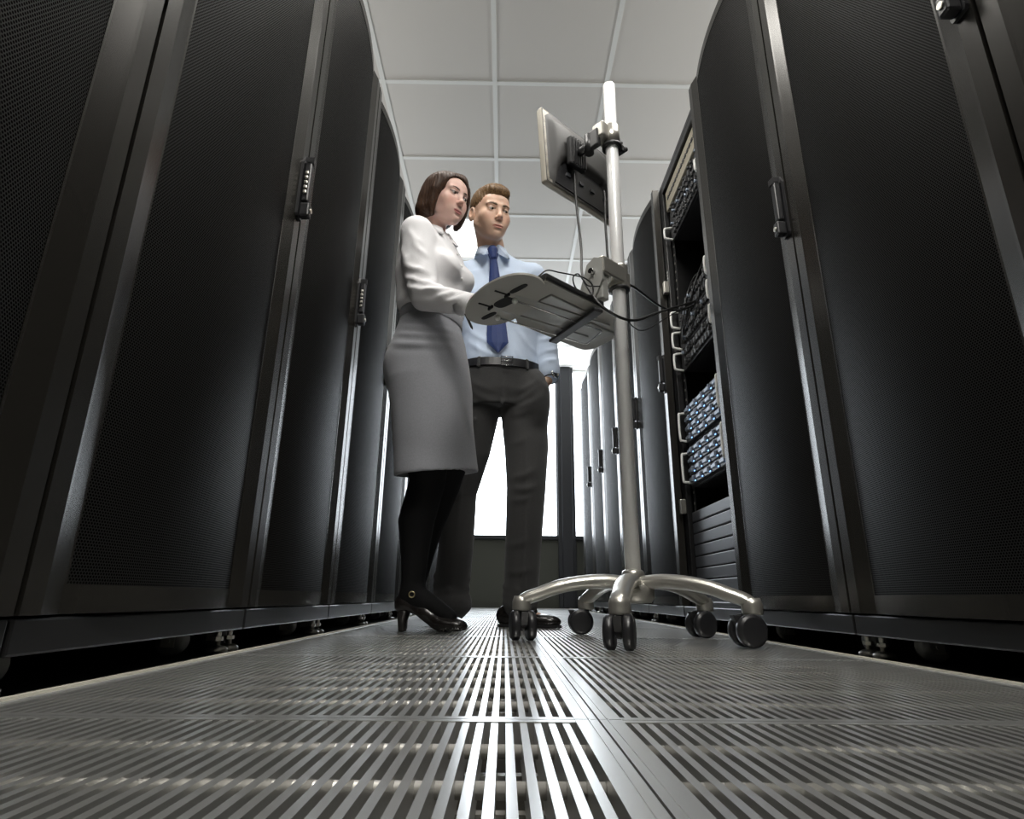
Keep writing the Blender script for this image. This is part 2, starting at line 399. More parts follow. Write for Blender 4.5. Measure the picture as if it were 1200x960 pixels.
def latch(parent):
    x = HW - .020; T = Matrix.Translation((x, 0, 1.068))
    mb = MB()
    # dished back plate with a pointed top
    mb.prism([(-.013, -.085), (.013, -.085), (.016, -.078), (.016, .070), (.004, .094), (-.004, .094), (-.016, .070), (-.016, -.078)], -.006, .001,
             T @ Matrix(((1, 0, 0, 0), (0, 0, 1, 0), (0, 1, 0, 0), (0, 0, 0, 1))))
    h = mb.build('latch_plate', M['latch'], parent)
    lv = MB(); lv.rbox(-.009, .009, -.024, -.006, -.040, .078, .004, T); lv.rbox(-.011, .011, -.030, -.006, -.082, -.045, .004, T); lv.prism([(-.009, -.006), (.009, -.006), (.009, -.024), (-.009, -.028)], .070, .088, T)
    lv.build('handle', M['latch'], parent)
    dl = MB()
    for k in range(5): dl.rbox(-.014, -.0085, -.019, -.010, -.02 + k * .014, -.011 + k * .014, .002, T)
    dl.build('dial', M['zinc'], parent); dl = MB()
    dl.lathe([(.006, 0), (.006, .004)], 16, T @ Matrix.Translation((0, -.029, -.064)) @ Matrix.Rotation(R(90), 4, 'X'))
    dl.build('lock', M['zinc'], parent)
def make_door(t):
    # frame: extruded stile profiles plus bowed rails
    mb = MB()
    for s in (-1, 1):
        prof = [(HW - .0015, .0), (HW - .0015, .030), (XB - .004, .030), (XB - .004, -LIP), (XB, -LIP), (XF + .004, .0015), (XF + .010, .0)]
        pts = [(s * x, y) for x, y in prof]
        mb.prism(pts if s > 0 else pts[::-1], DZ0, DZ1)
    N = 20; xs = [-XB + 2 * XB * i / N for i in range(N + 1)]
    for z0, z1 in ((DZ0, DZ0 + .034), (DZ1 - .034, DZ1)):
        pts = [(x, bow(x)) for x in xs] + [(XB, .03), (-XB, .03)]
        mb.prism(pts, z0, z1)
    d = mb.build('door', M['stile'], t)
    mb = MB(); mb.grid([[Vector((x, bow(x) + .0015, z)) for z in (DZ0 + .034, DZ1 - .034)] for x in xs], smooth=True)
    mb.grid([[Vector((x, bow(x) + .0035, z)) for z in (DZ0 + .034, DZ1 - .034)] for x in xs], smooth=True)
    mb.build('mesh_panel', M['perf'], d)
    return d
def make_cabinet():
    t = thing('server_cabinet', 'x', 'server cabinet')
    make_base(t)
    MB().rbox(-HW, HW, .036, 1.0, .082, 2.04, .004).build('housing', M['rack'], t)
    d = make_door(t); latch(d)
    # four small roof edge lugs
    return t
proto = make_cabinet()
ORD = ['nearest', 'second', 'third', 'fourth', 'fifth', 'sixth', 'seventh', 'eighth', 'farthest']
XL, XR = -0.517, 0.706
first = True
for k in range(9):
    yc = .675 + .6 * k - .3
    for side in ('left', 'right'):
        if side == 'right' and k == 3: continue
        o = proto if first else copy_tree(proto); first = False
        o.location = (XL if side == 'left' else XR, yc, 0); o.rotation_euler = (0, 0, R(90) if side == 'left' else R(-90))
        if side == 'right' and k == 2: extra = ', before the open one'
        elif side == 'right' and k == 4: extra = ', beyond the open one'
        else: extra = ''
        if k == 0 or k == 8: o['label'] = 'black server cabinet with bowed mesh door, %s in the %s row' % ('nearest the camera' if k == 0 else 'farthest, by the window', side)
        else: o['label'] = 'black server cabinet, mesh door, %s from the camera in %s row%s' % (ORD[k], side, extra)
        o['group'] = 'server cabinets in the %s row' % side

# the open cabinet (its door is off): hollow frame with equipment
yo = .675 + .6 * 3 - .3
oc = thing('server_cabinet', 'open black server cabinet without door showing rack equipment', 'server cabinet', (XR, yo, 0), R(-90), 'server cabinets in the right row')
make_base(oc)
mb = MB()
mb.box(-HW, -HW + .003, .036, 1.0, .082, 2.04); mb.box(HW - .003, HW, .036, 1.0, .082, 2.04); mb.box(-HW + .003, HW - .003, .96, 1.0, .082, 2.04)
mb.build('side_panel', M['rack'], oc)
mb = MB(); mb.rbox(-HW, HW, .036, .96, 2.012, 2.04, .004); mb.rbox(-HW, HW, .036, .09, 1.985, 2.014, .003); mb.build('top_panel', M['rack'], oc)
MB().rbox(-HW, HW, .036, .96, .082, .10, .003).build('bottom_panel', M['rack'], oc)
for s in (-1, 1):
    mb = MB(); xa, xb = sorted((s * (HW - .003), s * (HW - .032)))
    mb.rbox(xa, xb, .036, .062, .10, 1.99, .004); mb.build('front_post', M['rack'], oc)
    mb = MB(); xa, xb = sorted((s * (HW - .034), s * (HW - .058)))
    mb.box(xa, xb, .066, .069, .10, 1.99); r_ = mb.build('mounting_rail', M['inner'], oc)
    mb = MB(); xc = (xa + xb) / 2
    for i in range(42):
        z = .125 + i * .04445
        mb.box(xc - .0045, xc + .0045, .0645, .066, z - .0045, z + .0045)
    mb.build('rail_screws', M['zinc'], r_)
    for z in (.44, 1.45):
        if s < 0:
            hb = MB(); hb.rbox(-HW + .004, -HW + .03, .012, .036, z, z + .06, .003); hb.build('hinge', M['zinc'], oc)
lb = MB()
for i in range(7): lb.box(-HW + .012, -HW + .022, .0345, .036, 1.46 + i * .016, 1.47 + i * .016)
lb.build('rail_label', M['white_pl'], oc)

def rack_frame(z): return (XR, yo, z)
FX = HW - .058
def handles(parent, z0, z1, big=True):
    for s in (-1, 1):
        x = s * (FX - .006) if big else s * (FX - .006)
        pts = [(x, .06, z0), (x, .030, z0 + .004), (x, .022, z0 + .014), (x, .022, z1 - .014), (x, .030, z1 - .004), (x, .06, z1)]
        MB().tube(spline(pts, 4), .0048, 8, sx=1.4).build('handle', M['white_pl'], parent)
def chassis(name, z0, z1, label, cat, group=None, m_=None, depth=.66, fx=FX):
    t = thing(name, label, cat, (XR, yo, z0), R(-90), group)
    MB().rbox(-fx + .01, fx - .01, .07, depth, 0, z1 - z0 - .003, .002).build('case', M['inner'], t)
    MB().rbox(-fx - .012, fx + .012, .060, .0665, .001, z1 - z0 - .004, .001).build('faceplate', m_ or M['server'], t)
    return t
# top speckled unit
t = thing('patch_unit', 'beige speckled metal unit at the top of the open cabinet', 'rack unit', (XR, yo, 1.868), R(-90))
MB().rbox(-FX - .01, FX + .01, .046, .40, 0, .105, .003).build('case', M['beige'], t)
mb = MB()
for i in range(14): mb.rbox(-FX + .02 + i * .031, -FX + .042 + i * .031, .042, .048, .045, .06, .002)
mb.build('port_row', M['dark'], t)
# network switches with ports
def sw(z0, label, ports=12, h=.085, hd=False):
    h0 = h
    t = chassis('network_switch', z0, z0 + h, label, 'rack unit', 'network units in the open cabinet')
    mb = MB(); pl = MB()
    for r_ in range(2):
        for i in range(ports):
            x = -FX + .05 + i * .034; z = .012 + r_ * (h * .46)
            mb.rbox(x, x + .020, .050, .062, z, z + h * .26, .003)
            if rng.random() < .55:
                MB().rbox(x + .004, x + .014, .043 - .007 * rng.random(), .052, z + .005, z + h * .2, .002).build('plug', M['silver'] if rng.random() < .2 else M['server'], t)
    mb.build('port_row', M['server'], t)
    if hd: handles(t, .008, h - .010)
sw(1.783, 'black ported rack switch, directly under the beige unit', h=.080)
sw(1.700, 'black ported rack switch with white handle, second below the beige unit', h=.080, hd=True)
sw(1.245, 'ported rack unit with white handle, upper of the middle three', h=.098, hd=True)
sw(1.145, 'ported rack unit with white handle, middle of the middle three', h=.098, hd=True)
sw(1.045, 'ported rack unit with white handle, lowest of the middle three', h=.098, hd=True)
# loose patch cables in the gap above the middle units
for i in range(6):
    a = Vector((XR + .05 + .02 * rng.random(), yo - .18 + .045 * i, 1.34 + .05 * rng.random())); b = Vector((XR + .05, yo + .20 - .03 * rng.random(), 1.16 + .02 * i))
    mid = (a + b) / 2 + Vector((-.018 - .02 * rng.random(), .03 * (-1) ** i, -.06 - .06 * rng.random()))
    c = MB().tube([p - a for p in spline([a + Vector((.10, .02, .06)), a, mid, b], 7)], .0028, 6).build('patch_cable', M['cable'])
    c.location = a; tag(c, 'thin black patch cable looped across the middle units of the open cabinet', 'cable', 'patch cables in the open cabinet')
# drive servers
def server(z0, label):
    h = .165; t = chassis('storage_server', z0, z0 + h, label, 'server', 'drive servers in the open cabinet')
    for c in range(5):
        for r_ in range(4):
            x = -FX + .020 + c * .0885; z = .008 + r_ * .039; wd = .083
            b_ = MB().rbox(x, x + wd, .044, .062, z, z + .035, .003).build('drive_bay', M['blank'], t)
            l_ = MB(); l_.rbox(x + .006, x + .050, .038, .046, z + .012, z + .026, .002); l_.rbox(x + .053, x + .060, .036, .046, z + .006, z + .030, .002); l_.build('drive_latch', M['silver'], b_)
            MB().box(x + .066, x + .076, .0425, .0445, z + .006, z + .010).build('drive_light', M['led'], b_)
    handles(t, .02, h - .02)
server(.715, 'rack server with four rows of blue-lit drives and white handle, upper one')
server(.540, 'rack server with four rows of blue-lit drives, directly above the blank panels')
for i in range(8):
    z = .445 - .044 * (i + 1) + .001
    t = MB().rbox(-FX - .012, FX + .012, .050, .062, 0, .0405, .004).build('blanking_panel', M['blank']); t.location = (XR, yo, z); t.rotation_euler = (0, 0, R(-90))
    tag(t, 'grey blanking panel, %s of the ribbed stack in open cabinet' % (['topmost', 'second from top', 'third from top', 'fourth from top', 'fourth from bottom', 'third from bottom', 'second from bottom', 'lowest'][i]), 'blanking panel', 'blanking panels in the open cabinet')

# ------------------------------------------------------------------ trolley
PX, PY = .352, 1.69
cart = thing('computer_trolley', 'silver pole trolley on five castors with tray and monitor arm', 'trolley', (PX, PY, 0))
def cyl_o(name, prof, m_, parent, T=None, n=32): return MB().lathe(prof, n, T).build(name, m_, parent)
MB().lathe([(.0215, .13), (.0215, 1.862), (.019, 1.866)], 40).build('pole', M['pole'], cart)
MB().lathe([(.030, .150), (.031, .156), (.031, .172), (.028, .180), (.0225, .183)], 40).build('pole_collar', M['steel'], cart)
MB().lathe([(.02, .095), (.045, .097), (.055, .11), (.055, .135), (.045, .15), (.030, .155)], 40).build('hub', M['steel'], cart)
RAD = .305
for k in range(5):
    a = R(180 - 72 * k); dx, dy = math.cos(a), math.sin(a)
    prof = [(.015, .146), (.08, .152), (.15, .147), (.21, .135), (.258, .118), (.287, .108), (.302, .098), (.305, .080)]
    pts = spline([(dx * r_, dy * r_, z) for r_, z in prof], 6); n = len(pts)
    rad = [.0195 - .003 * (i / n) for i in range(n)]
    leg = MB().tube(pts, .02, 16, radii=rad, sx=1.35)
    leg.lathe([(.023, .073), (.025, .079), (.025, .098), (.020, .112)], 24, Matrix.Translation((dx * RAD, dy * RAD, 0)))
    lg = leg.build('leg', M['steel'], cart)
    rot = [R(98), R(0), R(20), R(8), R(72)][k]
    T = Matrix.Translation((dx * RAD, dy * RAD, 0)) @ Matrix.Rotation(rot, 4, 'Z')
    # castor: fork/stem + two wheels (axis along local y, trail along local x)
    c = MB(); c.cyl(T @ Vector((0, 0, .03)), T @ Vector((0, 0, .082)), .010, n=12)
    c.rbox(-.030, .012, -.008, .008, .024, .058, .004, T)
    bm_ = [(-.056, .072), (-.004, .070), (.010, .060), (.012, .04), (-.018, .026), (-.042, .040)]
    c.prism([(x, z) for x, z in bm_], -.009, .009, T @ Matrix(((1, 0, 0, 0), (0, 0, 1, 0), (0, 1, 0, 0), (0, 0, 0, 1))))
    c_ = c.build('castor', M['dark'], cart)
    for s in (-1, 1):
        Tw = T @ Matrix.Translation((-.018, s * .021, .0375)) @ Matrix.Rotation(R(-90 * s), 4, 'X')
        MB().lathe([(.012, -.011), (.034, -.011), (.0375, -.008), (.0375, .005), (.0355, .008), (.034, .0085), (.0325, .0115), (.028, .0125), (.006, .0130)], 36, Tw).build('wheel', M['latch'], c_)

# tray (yawed), local a = along, b = towards the people
YAW = R(41.8)
ca, sa = math.cos(YAW), math.sin(YAW)
TT = Matrix(((ca, -sa, 0, 0), (sa, ca, 0, 0), (0, 0, 1, 0), (0, 0, 0, 1)))
TZ = .937
mb = MB()
out = [(-.345, -.012), (-.045, -.012), (-.02, .0), (.06, .055), (.095, .10), (.115, .20), (.10, .232), (.07, .238), (-.22, .236), (-.27, .20)]
mb.prism(out, TZ, TZ + .004, TT)
mb.box(-.21, .07, .235, .239, TZ, TZ + .018, TT)
mb.build('keyboard_tray', M['tray'], cart)
mb = MB(); mb.rbox(-.28, -.10, .03, .19, TZ - .006, TZ + .001, .004, TT); mb.rbox(-.06, .06, .07, .19, TZ - .006, TZ + .001, .004, TT); mb.build('tray_recess', M['tray2'], cart)
mb = MB(); el = []
for k in range(48):
    a = 2 * PI * k / 48; c_, s_ = math.cos(a), math.sin(a)
    ex, ey = .090 * abs(c_) ** .9 * (1 if c_ > 0 else -1), .168 * abs(s_) ** .9 * (1 if s_ > 0 else -1)
    el.append((-.358 + ex * .971 + ey * .239, .148 - ex * .239 + ey * .971))
mb.prism(el, TZ - .010, TZ - .004, TT); mp_ = mb.build('mouse_platform', M['tray'], cart)
mb = MB()
def slot(ax, bx, ra, rb, ang=0):
    pts = []
    for k in range(28):
        a = 2 * PI * k / 28; c_, s_ = math.cos(a), math.sin(a)
        x = ra * abs(c_) ** .7 * (1 if c_ > 0 else -1); y = rb * abs(s_) ** .7 * (1 if s_ > 0 else -1)
        pts.append((ax + x, bx + y))
    mb.prism(pts, TZ - .0115, TZ - .0095, TT)
slot(-.355, .148, .020, .036); slot(-.381, .059, .009, .034); slot(-.332, .244, .009, .032)
TQ = TT @ Matrix.Translation((-.355, .148, 0)) @ Matrix.Rotation(R(-9), 4, 'Z')
for s_ in (-1, 1):
    mb.rbox(-.060, -.018, s_ * .045 - .003, s_ * .045 + .003, TZ - .0125, TZ - .009, .001, TQ); mb.rbox(-.022, -.016, s_ * .045 - .012, s_ * .045 + .012, TZ - .018, TZ - .009, .001, TQ)
mb.build('platform_slot', M['inner'], mp_)
mb = MB()
for s_ in (-1, 1): mb.rbox(.0, .36, s_ * .052 - .006, s_ * .052 + .006, TZ - .0105, TZ - .004, .002, TQ)
mb.build('slide_rail', M['tray2'], cart)
rod = [(-.350, .106), (-.020, .066), (-.008, .070), (.030, .160), (.026, .172), (-.314, .222)]
mb = MB().tube([TT @ Vector((a, b, TZ - .018)) for a, b in rod], .0024, 8); mb.build('wire_rod', M['chrome'], cart)
for a_, b_ in ((-.350, .108), (-.314, .224)): MB().ball(TT @ Vector((a_, b_, TZ - .019)), .0085).build('knob', M['white_pl'], cart)
mb = MB(); TA = TT @ Matrix.Translation((-.132, -.022, 0)) @ Matrix.Rotation(R(-15), 4, 'Z'); mb.rbox(-.016, .016, .0, .262, TZ - .024, TZ - .0135, .003, TA)
mb.build('support_arm', M['dark'], cart)
mb = MB()   # sloping bracket from clamp to arm
mb.prism([(.0, 1.03), (.0, 1.10), (-.03, 1.115), (-.06, 1.10), (-.11, .965), (-.11, .93), (-.06, .93)][::-1], -.004, .004,
         TT @ Matrix(((0, 0, 1, -.110), (-1, 0, 0, -.025), (0, 1, 0, 0), (0, 0, 0, 1))))
mb.prism([(.0, 1.03), (.0, 1.10), (-.03, 1.115), (-.06, 1.10), (-.11, .965), (-.11, .93), (-.06, .93)][::-1], -.004, .004,
         TT @ Matrix(((0, 0, 1, -.076), (-1, 0, 0, -.025), (0, 1, 0, 0), (0, 0, 0, 1))))
mb.rbox(-.108, -.078, -.02, .045, .97, 1.085, .004, TT)
mb.build('arm_bracket', M['tray2'], cart)
MB().cyl(TT @ Vector((-.128, .010, 1.065)), TT @ Vector((-.112, .010, 1.065)), .009).build('bracket_bolt', M['chrome'], cart)
mb = MB(); mb.lathe([(.0225, 1.045), (.030, 1.045), (.0305, 1.05), (.0305, 1.118), (.030, 1.123), (.0225, 1.123)], 40); mb.rbox(-.112, .0, -.030, .030, 1.052, 1.112, .006, TT); mb.rbox(.020, .048, -.012, .012, 1.055, 1.113, .004, TT)
mb.build('tray_clamp', M['steel'], cart)
MB().lathe([(.0225, 1.038), (.033, 1.038), (.033, 1.046), (.0225, 1.046)], 40).build('clamp_ring', M['dark'], cart)
# monitor clamp + arm
MZ = 1.60
mb = MB(); mb.lathe([(.0225, MZ + .0), (.029, MZ + .0), (.029, MZ + .075), (.0225, MZ + .075)], 36); mb.rbox(-.06, .0, -.010, .038, MZ + .012, MZ + .07, .005, TT)
mb.build('monitor_clamp', M['steel'], cart)
mb = MB(); mb.lathe([(.0225, MZ - .012), (.034, MZ - .012), (.034, MZ - .002), (.0225, MZ - .002)], 36); mb.rbox(.028, .06, -.012, .012, MZ + .0, MZ + .028, .004, TT); mb.rbox(.052, .066, -.022, .022, MZ + .004, MZ + .020, .005, TT); mb.cyl(TT @ Vector((.03, 0, MZ + .03)), TT @ Vector((.055, .0, MZ + .045)), .007)
mb.build('clamp_lever', M['dark'], cart)
mb = MB()
mb.rbox(-.065, -.045, .010, .060, MZ - .02, MZ + .05, .005, TT)
mb.cyl(TT @ Vector((-.055, .055, MZ - .03)), TT @ Vector((-.055, .055, MZ + .045)), .016, n=20)
mb.cyl(TT @ Vector((-.055, .06, MZ + .005)), TT @ Vector((-.055, .125, MZ + .0)), .014, n=16)
for k in range(6): mb.box(-.085 + k * .012, -.080 + k * .012, .098, .112, MZ - .05, MZ + .055, TT)
mb.rbox(-.095, -.015, .105, .125, MZ - .055, MZ + .06, .004, TT)
mb.build('monitor_mount', M['dark'], cart)

# monitor, top-level: hangs on the mount
MC = TT @ Vector((.012, .125, 0)) + Vector((PX, PY, 1.604))
mon = thing('monitor', 'flat charcoal monitor seen from behind, mounted on the silver pole', 'monitor', MC, YAW)
MWd, MHt = .196, .163      # half sizes; local +y = screen side, back faces -y
Tm = Matrix.Rotation(R(-4), 4, 'X')
mb = MB(); mb.rbox(-MWd, MWd, .024, .050, -MHt, MHt, .006, Tm); mb.build('bezel', M['bezel'], mon)
# moulded back shell: thick in the middle, thin at the edges
P = []
nx, nz = 28, 22
for i in range(nx + 1):
    row_ = []
    for j in range(nz + 1):
        u = -1 + 2 * i / nx; v = -1 + 2 * j / nz
        ed = min(1, (1 - abs(u)) * 5) ; ev = min(1, (1 - abs(v)) * 5)
        d = .010 * min(ed, ev) + .022 * max(0, 1 - (abs(u) * 1.15) ** 4) * max(0, 1 - (abs(v) * 1.02) ** 4)
        # arched recess low on the back where the sockets are
        inside = (-.06 - .85 * (abs(u) / .80) ** 6 - v)
        if inside > 0 and abs(u) < .90: d = d + (.010 - d) * min(1, inside * 10)
        d = max(d, .006)
        row_.append(Tm @ Vector((u * (MWd - .002), .030 - max(d, .0), v * (MHt - .002))))
    P.append(row_)
mb = MB().grid(P); mb.build('back_shell', M['monback'], mon)
mb = MB(); arch = [(u_ / 20 * MWd, (-.10 - .83 * (abs(u_) / 16) ** 6) * MHt) for u_ in range(16, -17, -1)]
mb.prism([(x, z) for x, z in arch], .0, .004, Tm @ Matrix(((1, 0, 0, 0), (0, 0, 1, .0175), (0, 1, 0, 0), (0, 0, 0, 1)))); mb.build('recess_shade_panel', M['latch'], mon)  # dark glossy panel standing in for the shadow inside the recess
mb = MB(); mb.box(-MWd + .012, MWd - .012, .0495, .0506, -MHt + .012, MHt - .012, Tm); mb.build('screen', mat('screen_glass', (.10, .13, .18), .12), mon)
mb = MB()
for x in (-.09, -.02, .04, .11): MB().rbox(x - .010, x + .010, .012, .024, -.095, -.082, .002, Tm).build('socket', M['blank'], mon)

def cable(name, label, pts, r_=.0042, n=8, parent=None):
    a = Vector(pts[0]); c = MB().tube([p - a for p in spline(pts, n)], r_, 8).build(name, M['cable']); c.location = a
    tag(c, label, 'cable', 'trolley cables'); return c
def rel(a, b, z): v = TT @ Vector((a, b, 0)); return (PX + v.x, PY + v.y, z)
# keyboard on the tray
kb = thing('keyboard', 'slim black keyboard lying on the trolley tray', 'keyboard', rel(-.225, .052, TZ + .0045), YAW)
MB().rbox(-.125, .125, -.070, .07, 0, .017, .004).build('case', M['dark'], kb)
mb = MB()
for r_ in range(5):
    for i in range(11): mb.rbox(-.115 + i * .0207, -.098 + i * .0207, -.062 + r_ * .025, -.042 + r_ * .025, .017, .022, .002, seg=1)
mb.build('key_field', M['latch'], kb)
# cables
cable('monitor_cable', 'black cable hanging from the monitor, sagging under the tray clamp into the open cabinet',
      [(.228, 1.745, 1.535), (.227, 1.735, 1.48), (.229, 1.72, 1.364), (.234, 1.68, 1.19), (.226, 1.62, 1.061), (.239, 1.575, .98), (.277, 1.55, .906), (.366, 1.60, .893), (.499, 1.80, 1.02), (.640, 2.02, 1.16), (.745, 2.14, 1.245)])
cable('monitor_cable', 'black cable running behind the silver pole down to the open cabinet',
      [(.338, 1.80, 1.50), (.338, 1.79, 1.46), (.330, 1.75, 1.286), (.340, 1.735, 1.13), (.42, 1.75, 1.083), (.559, 1.95, 1.12), (.66, 2.07, 1.17), (.75, 2.16, 1.24)])
cable('keyboard_cable', 'thin black cable curling above the keyboard end of the tray',
      [(.083, 1.50, .975), (.11, 1.505, 1.0), (.146, 1.52, 1.003), (.20, 1.535, 1.001), (.228, 1.55, 1.0), (.247, 1.56, .985), (.245, 1.56, .955), (.215, 1.555, .955), (.195, 1.552, .975), (.190, 1.552, 1.005), (.205, 1.556, 1.020), (.222, 1.56, 1.0), (.235, 1.562, .985), (.27, 1.565, .985)], r_=.0022)
cable('power_cable', 'thin grey-black cable sagging behind the pole towards the rack', [(.36, 1.725, 1.0), (.40, 1.76, .955), (.47, 1.86, .985), (.60, 2.0, 1.11), (.74, 2.13, 1.235)], r_=.002)
# ------------------------------------------------------------------ people: distance fields meshed with surface nets
def axis(lo, hi, coarse, fine=()):
    out = [lo]
    while out[-1] < hi:
        p = out[-1]; st = coarse
        for a, b, s_ in fine:
            if a <= p <= b: st = min(st, s_)
        out.append(p + st)
    return np.array(out, np.float32)
def rotz(a): c, s_ = math.cos(a), math.sin(a); return np.array([[c, -s_, 0], [s_, c, 0], [0, 0, 1.]])
def rotx(a): c, s_ = math.cos(a), math.sin(a); return np.array([[1., 0, 0], [0, c, -s_], [0, s_, c]])
def roty(a): c, s_ = math.cos(a), math.sin(a); return np.array([[c, 0, s_], [0, 1., 0], [-s_, 0, c]])
I3 = np.eye(3)
class Fr:
    def __init__(s, o=(0, 0, 0), rot=I3, sc=1.0): s.o = np.array(o, float); s.R = rot; s.s = sc
    def w(s, p): return s.o + s.s * (s.R @ np.array(p, float))
    def inv(s, P): return ((np.asarray(P) - s.o) @ s.R) / s.s
W0 = Fr()
class Field:
    def __init__(s, ax, ay, az): s.ax = (ax, ay, az); s.F = np.full((len(ax), len(ay), len(az)), 1.0, np.float32)
    def apply(s, fn, c, rad, fr=W0, k=.01, mode='u', pad=.035):
        wc = fr.w(c); rr = rad * fr.s + pad + k; sl = []
        for i in range(3):
            a = s.ax[i]; i0 = int(np.searchsorted(a, wc[i] - rr)); i1 = int(np.searchsorted(a, wc[i] + rr)); sl.append((i0, i1))
            if i1 - i0 < 1: return s
        (x0, x1), (y0, y1), (z0, z1) = sl
        X = (s.ax[0][x0:x1, None, None] - fr.o[0]); Y = (s.ax[1][None, y0:y1, None] - fr.o[1]); Z = (s.ax[2][None, None, z0:z1] - fr.o[2])
        q = [((X * fr.R[0, j] + Y * fr.R[1, j] + Z * fr.R[2, j]) / fr.s).astype(np.float32) for j in range(3)]
        d = fn(*q).astype(np.float32) * fr.s
        A = s.F[x0:x1, y0:y1, z0:z1]
        if mode == 'u':
            if k > 0: h = np.maximum(k - np.abs(A - d), 0) / k; r_ = np.minimum(A, d) - h * h * k * .25
            else: r_ = np.minimum(A, d)
        else:
            d = -d
            if k > 0: h = np.maximum(k - np.abs(A - d), 0) / k; r_ = np.maximum(A, d) + h * h * k * .25
            else: r_ = np.maximum(A, d)
        s.F[x0:x1, y0:y1, z0:z1] = r_
        return s
    def ell(s, c, r_, fr=W0, k=.01, mode='u', rot=None):
        c = np.array(c, float); r_ = np.array(r_, float)
        def fn(x, y, z):
            x, y, z = x - c[0], y - c[1], z - c[2]
            if rot is not None: x, y, z = [x * rot[0, j] + y * rot[1, j] + z * rot[2, j] for j in range(3)]
            k0 = np.sqrt((x / r_[0]) ** 2 + (y / r_[1]) ** 2 + (z / r_[2]) ** 2); k1 = np.sqrt((x / r_[0] ** 2) ** 2 + (y / r_[1] ** 2) ** 2 + (z / r_[2] ** 2) ** 2)
            return k0 * (k0 - 1) / np.maximum(k1, 1e-6)
        return s.apply(fn, c, max(r_), fr, k, mode)
    def cap(s, a, b, ra, rb=None, fr=W0, k=.01, mode='u'):
        a = np.array(a, float); b = np.array(b, float); rb = ra if rb is None else rb; d = b - a; L2 = max(d @ d, 1e-9)
        def fn(x, y, z):
            t = np.clip(((x - a[0]) * d[0] + (y - a[1]) * d[1] + (z - a[2]) * d[2]) / L2, 0, 1)
            return np.sqrt((x - a[0] - t * d[0]) ** 2 + (y - a[1] - t * d[1]) ** 2 + (z - a[2] - t * d[2]) ** 2) - (ra + (rb - ra) * t)
        return s.apply(fn, (a + b) / 2, np.linalg.norm(d) / 2 + max(ra, rb), fr, k, mode)
    def chain(s, pts, rs, fr=W0, k=.012):
        P = np.array(pts, float); c = (P.min(0) + P.max(0)) / 2; rad = float(np.linalg.norm(P - c, axis=1).max()) + max(rs)
        def fn(x, y, z):
            out_ = None
            for i in range(len(P) - 1):
                a, d = P[i], P[i + 1] - P[i]; L2 = max(d @ d, 1e-9)
                t = np.clip(((x - a[0]) * d[0] + (y - a[1]) * d[1] + (z - a[2]) * d[2]) / L2, 0, 1)
                q = np.sqrt((x - a[0] - t * d[0]) ** 2 + (y - a[1] - t * d[1]) ** 2 + (z - a[2] - t * d[2]) ** 2) - (rs[i] + (rs[i + 1] - rs[i]) * t)
                out_ = q if out_ is None else np.minimum(out_, q)
            return out_
        return s.apply(fn, c, rad, fr, k)
    def loft(s, tab, fr=W0, k=.012, mode='u', p=2.3):
        T = np.array(sorted(tab), float)      # z, rx, ry, cx, cy
        z0, z1 = T[0, 0], T[-1, 0]
        def fn(x, y, z):
            zz = np.clip(z, z0, z1); g_ = lambda i: np.interp(zz, T[:, 0], T[:, i]).astype(np.float32)
            rx, ry, cx, cy = g_(1), g_(2), g_(3), g_(4)
            q = (np.abs((x - cx) / rx) ** p + np.abs((y - cy) / ry) ** p) ** (1 / p)
            d = (q - 1) * np.minimum(rx, ry)
            return np.maximum(d, np.maximum(z - z1, z0 - z))
        return s.apply(fn, (T[:, 3].mean(), T[:, 4].mean(), (z0 + z1) / 2), (z1 - z0) / 2 + .1 + T[:, 1:3].max(), fr, k, mode)
    def rb(s, c, h, r_, fr=W0, k=.004, mode='u'):
        c = np.array(c, float)
        def fn(x, y, z):
            qx, qy, qz = np.abs(x - c[0]) - h[0] + r_, np.abs(y - c[1]) - h[1] + r_, np.abs(z - c[2]) - h[2] + r_
            return np.sqrt(np.maximum(qx, 0) ** 2 + np.maximum(qy, 0) ** 2 + np.maximum(qz, 0) ** 2) + np.minimum(np.maximum(qx, np.maximum(qy, qz)), 0) - r_
        return s.apply(fn, c, float(np.linalg.norm(h)), fr, k, mode)
    def half(s, fn, c, rad, fr=W0, k=.0):      # cut away where fn < 0 region (fn is the distance to the removed volume)
        return s.apply(fn, c, rad, fr, k, 's')
    def disp(s, fn):
        X, Y, Z = np.meshgrid(*s.ax, indexing='ij', sparse=True)
        near = np.abs(s.F) < .03
        s.F = np.where(near, s.F + fn(X, Y, Z).astype(np.float32), s.F); return s
    def mesh(s):
        F = s.F; ins = F < 0; nx, ny, nz = F.shape
        cs = [ins[i:nx - 1 + i, j:ny - 1 + j, k:nz - 1 + k] for i in (0, 1) for j in (0, 1) for k in (0, 1)]
        cnt = sum(c.astype(np.int8) for c in cs); act = (cnt > 0) & (cnt < 8)
        idx = np.argwhere(act); vid = np.full(act.shape, -1, np.int64); vid[act] = np.arange(len(idx))
        acc = np.zeros((len(idx), 3)); n = np.zeros(len(idx)); a3 = s.ax
        corners = [(i, j, k) for i in (0, 1) for j in (0, 1) for k in (0, 1)]
        def cval(c): return F[idx[:, 0] + c[0], idx[:, 1] + c[1], idx[:, 2] + c[2]]
        def cpos(c): return np.stack([a3[q][idx[:, q] + c[q]] for q in range(3)], 1)
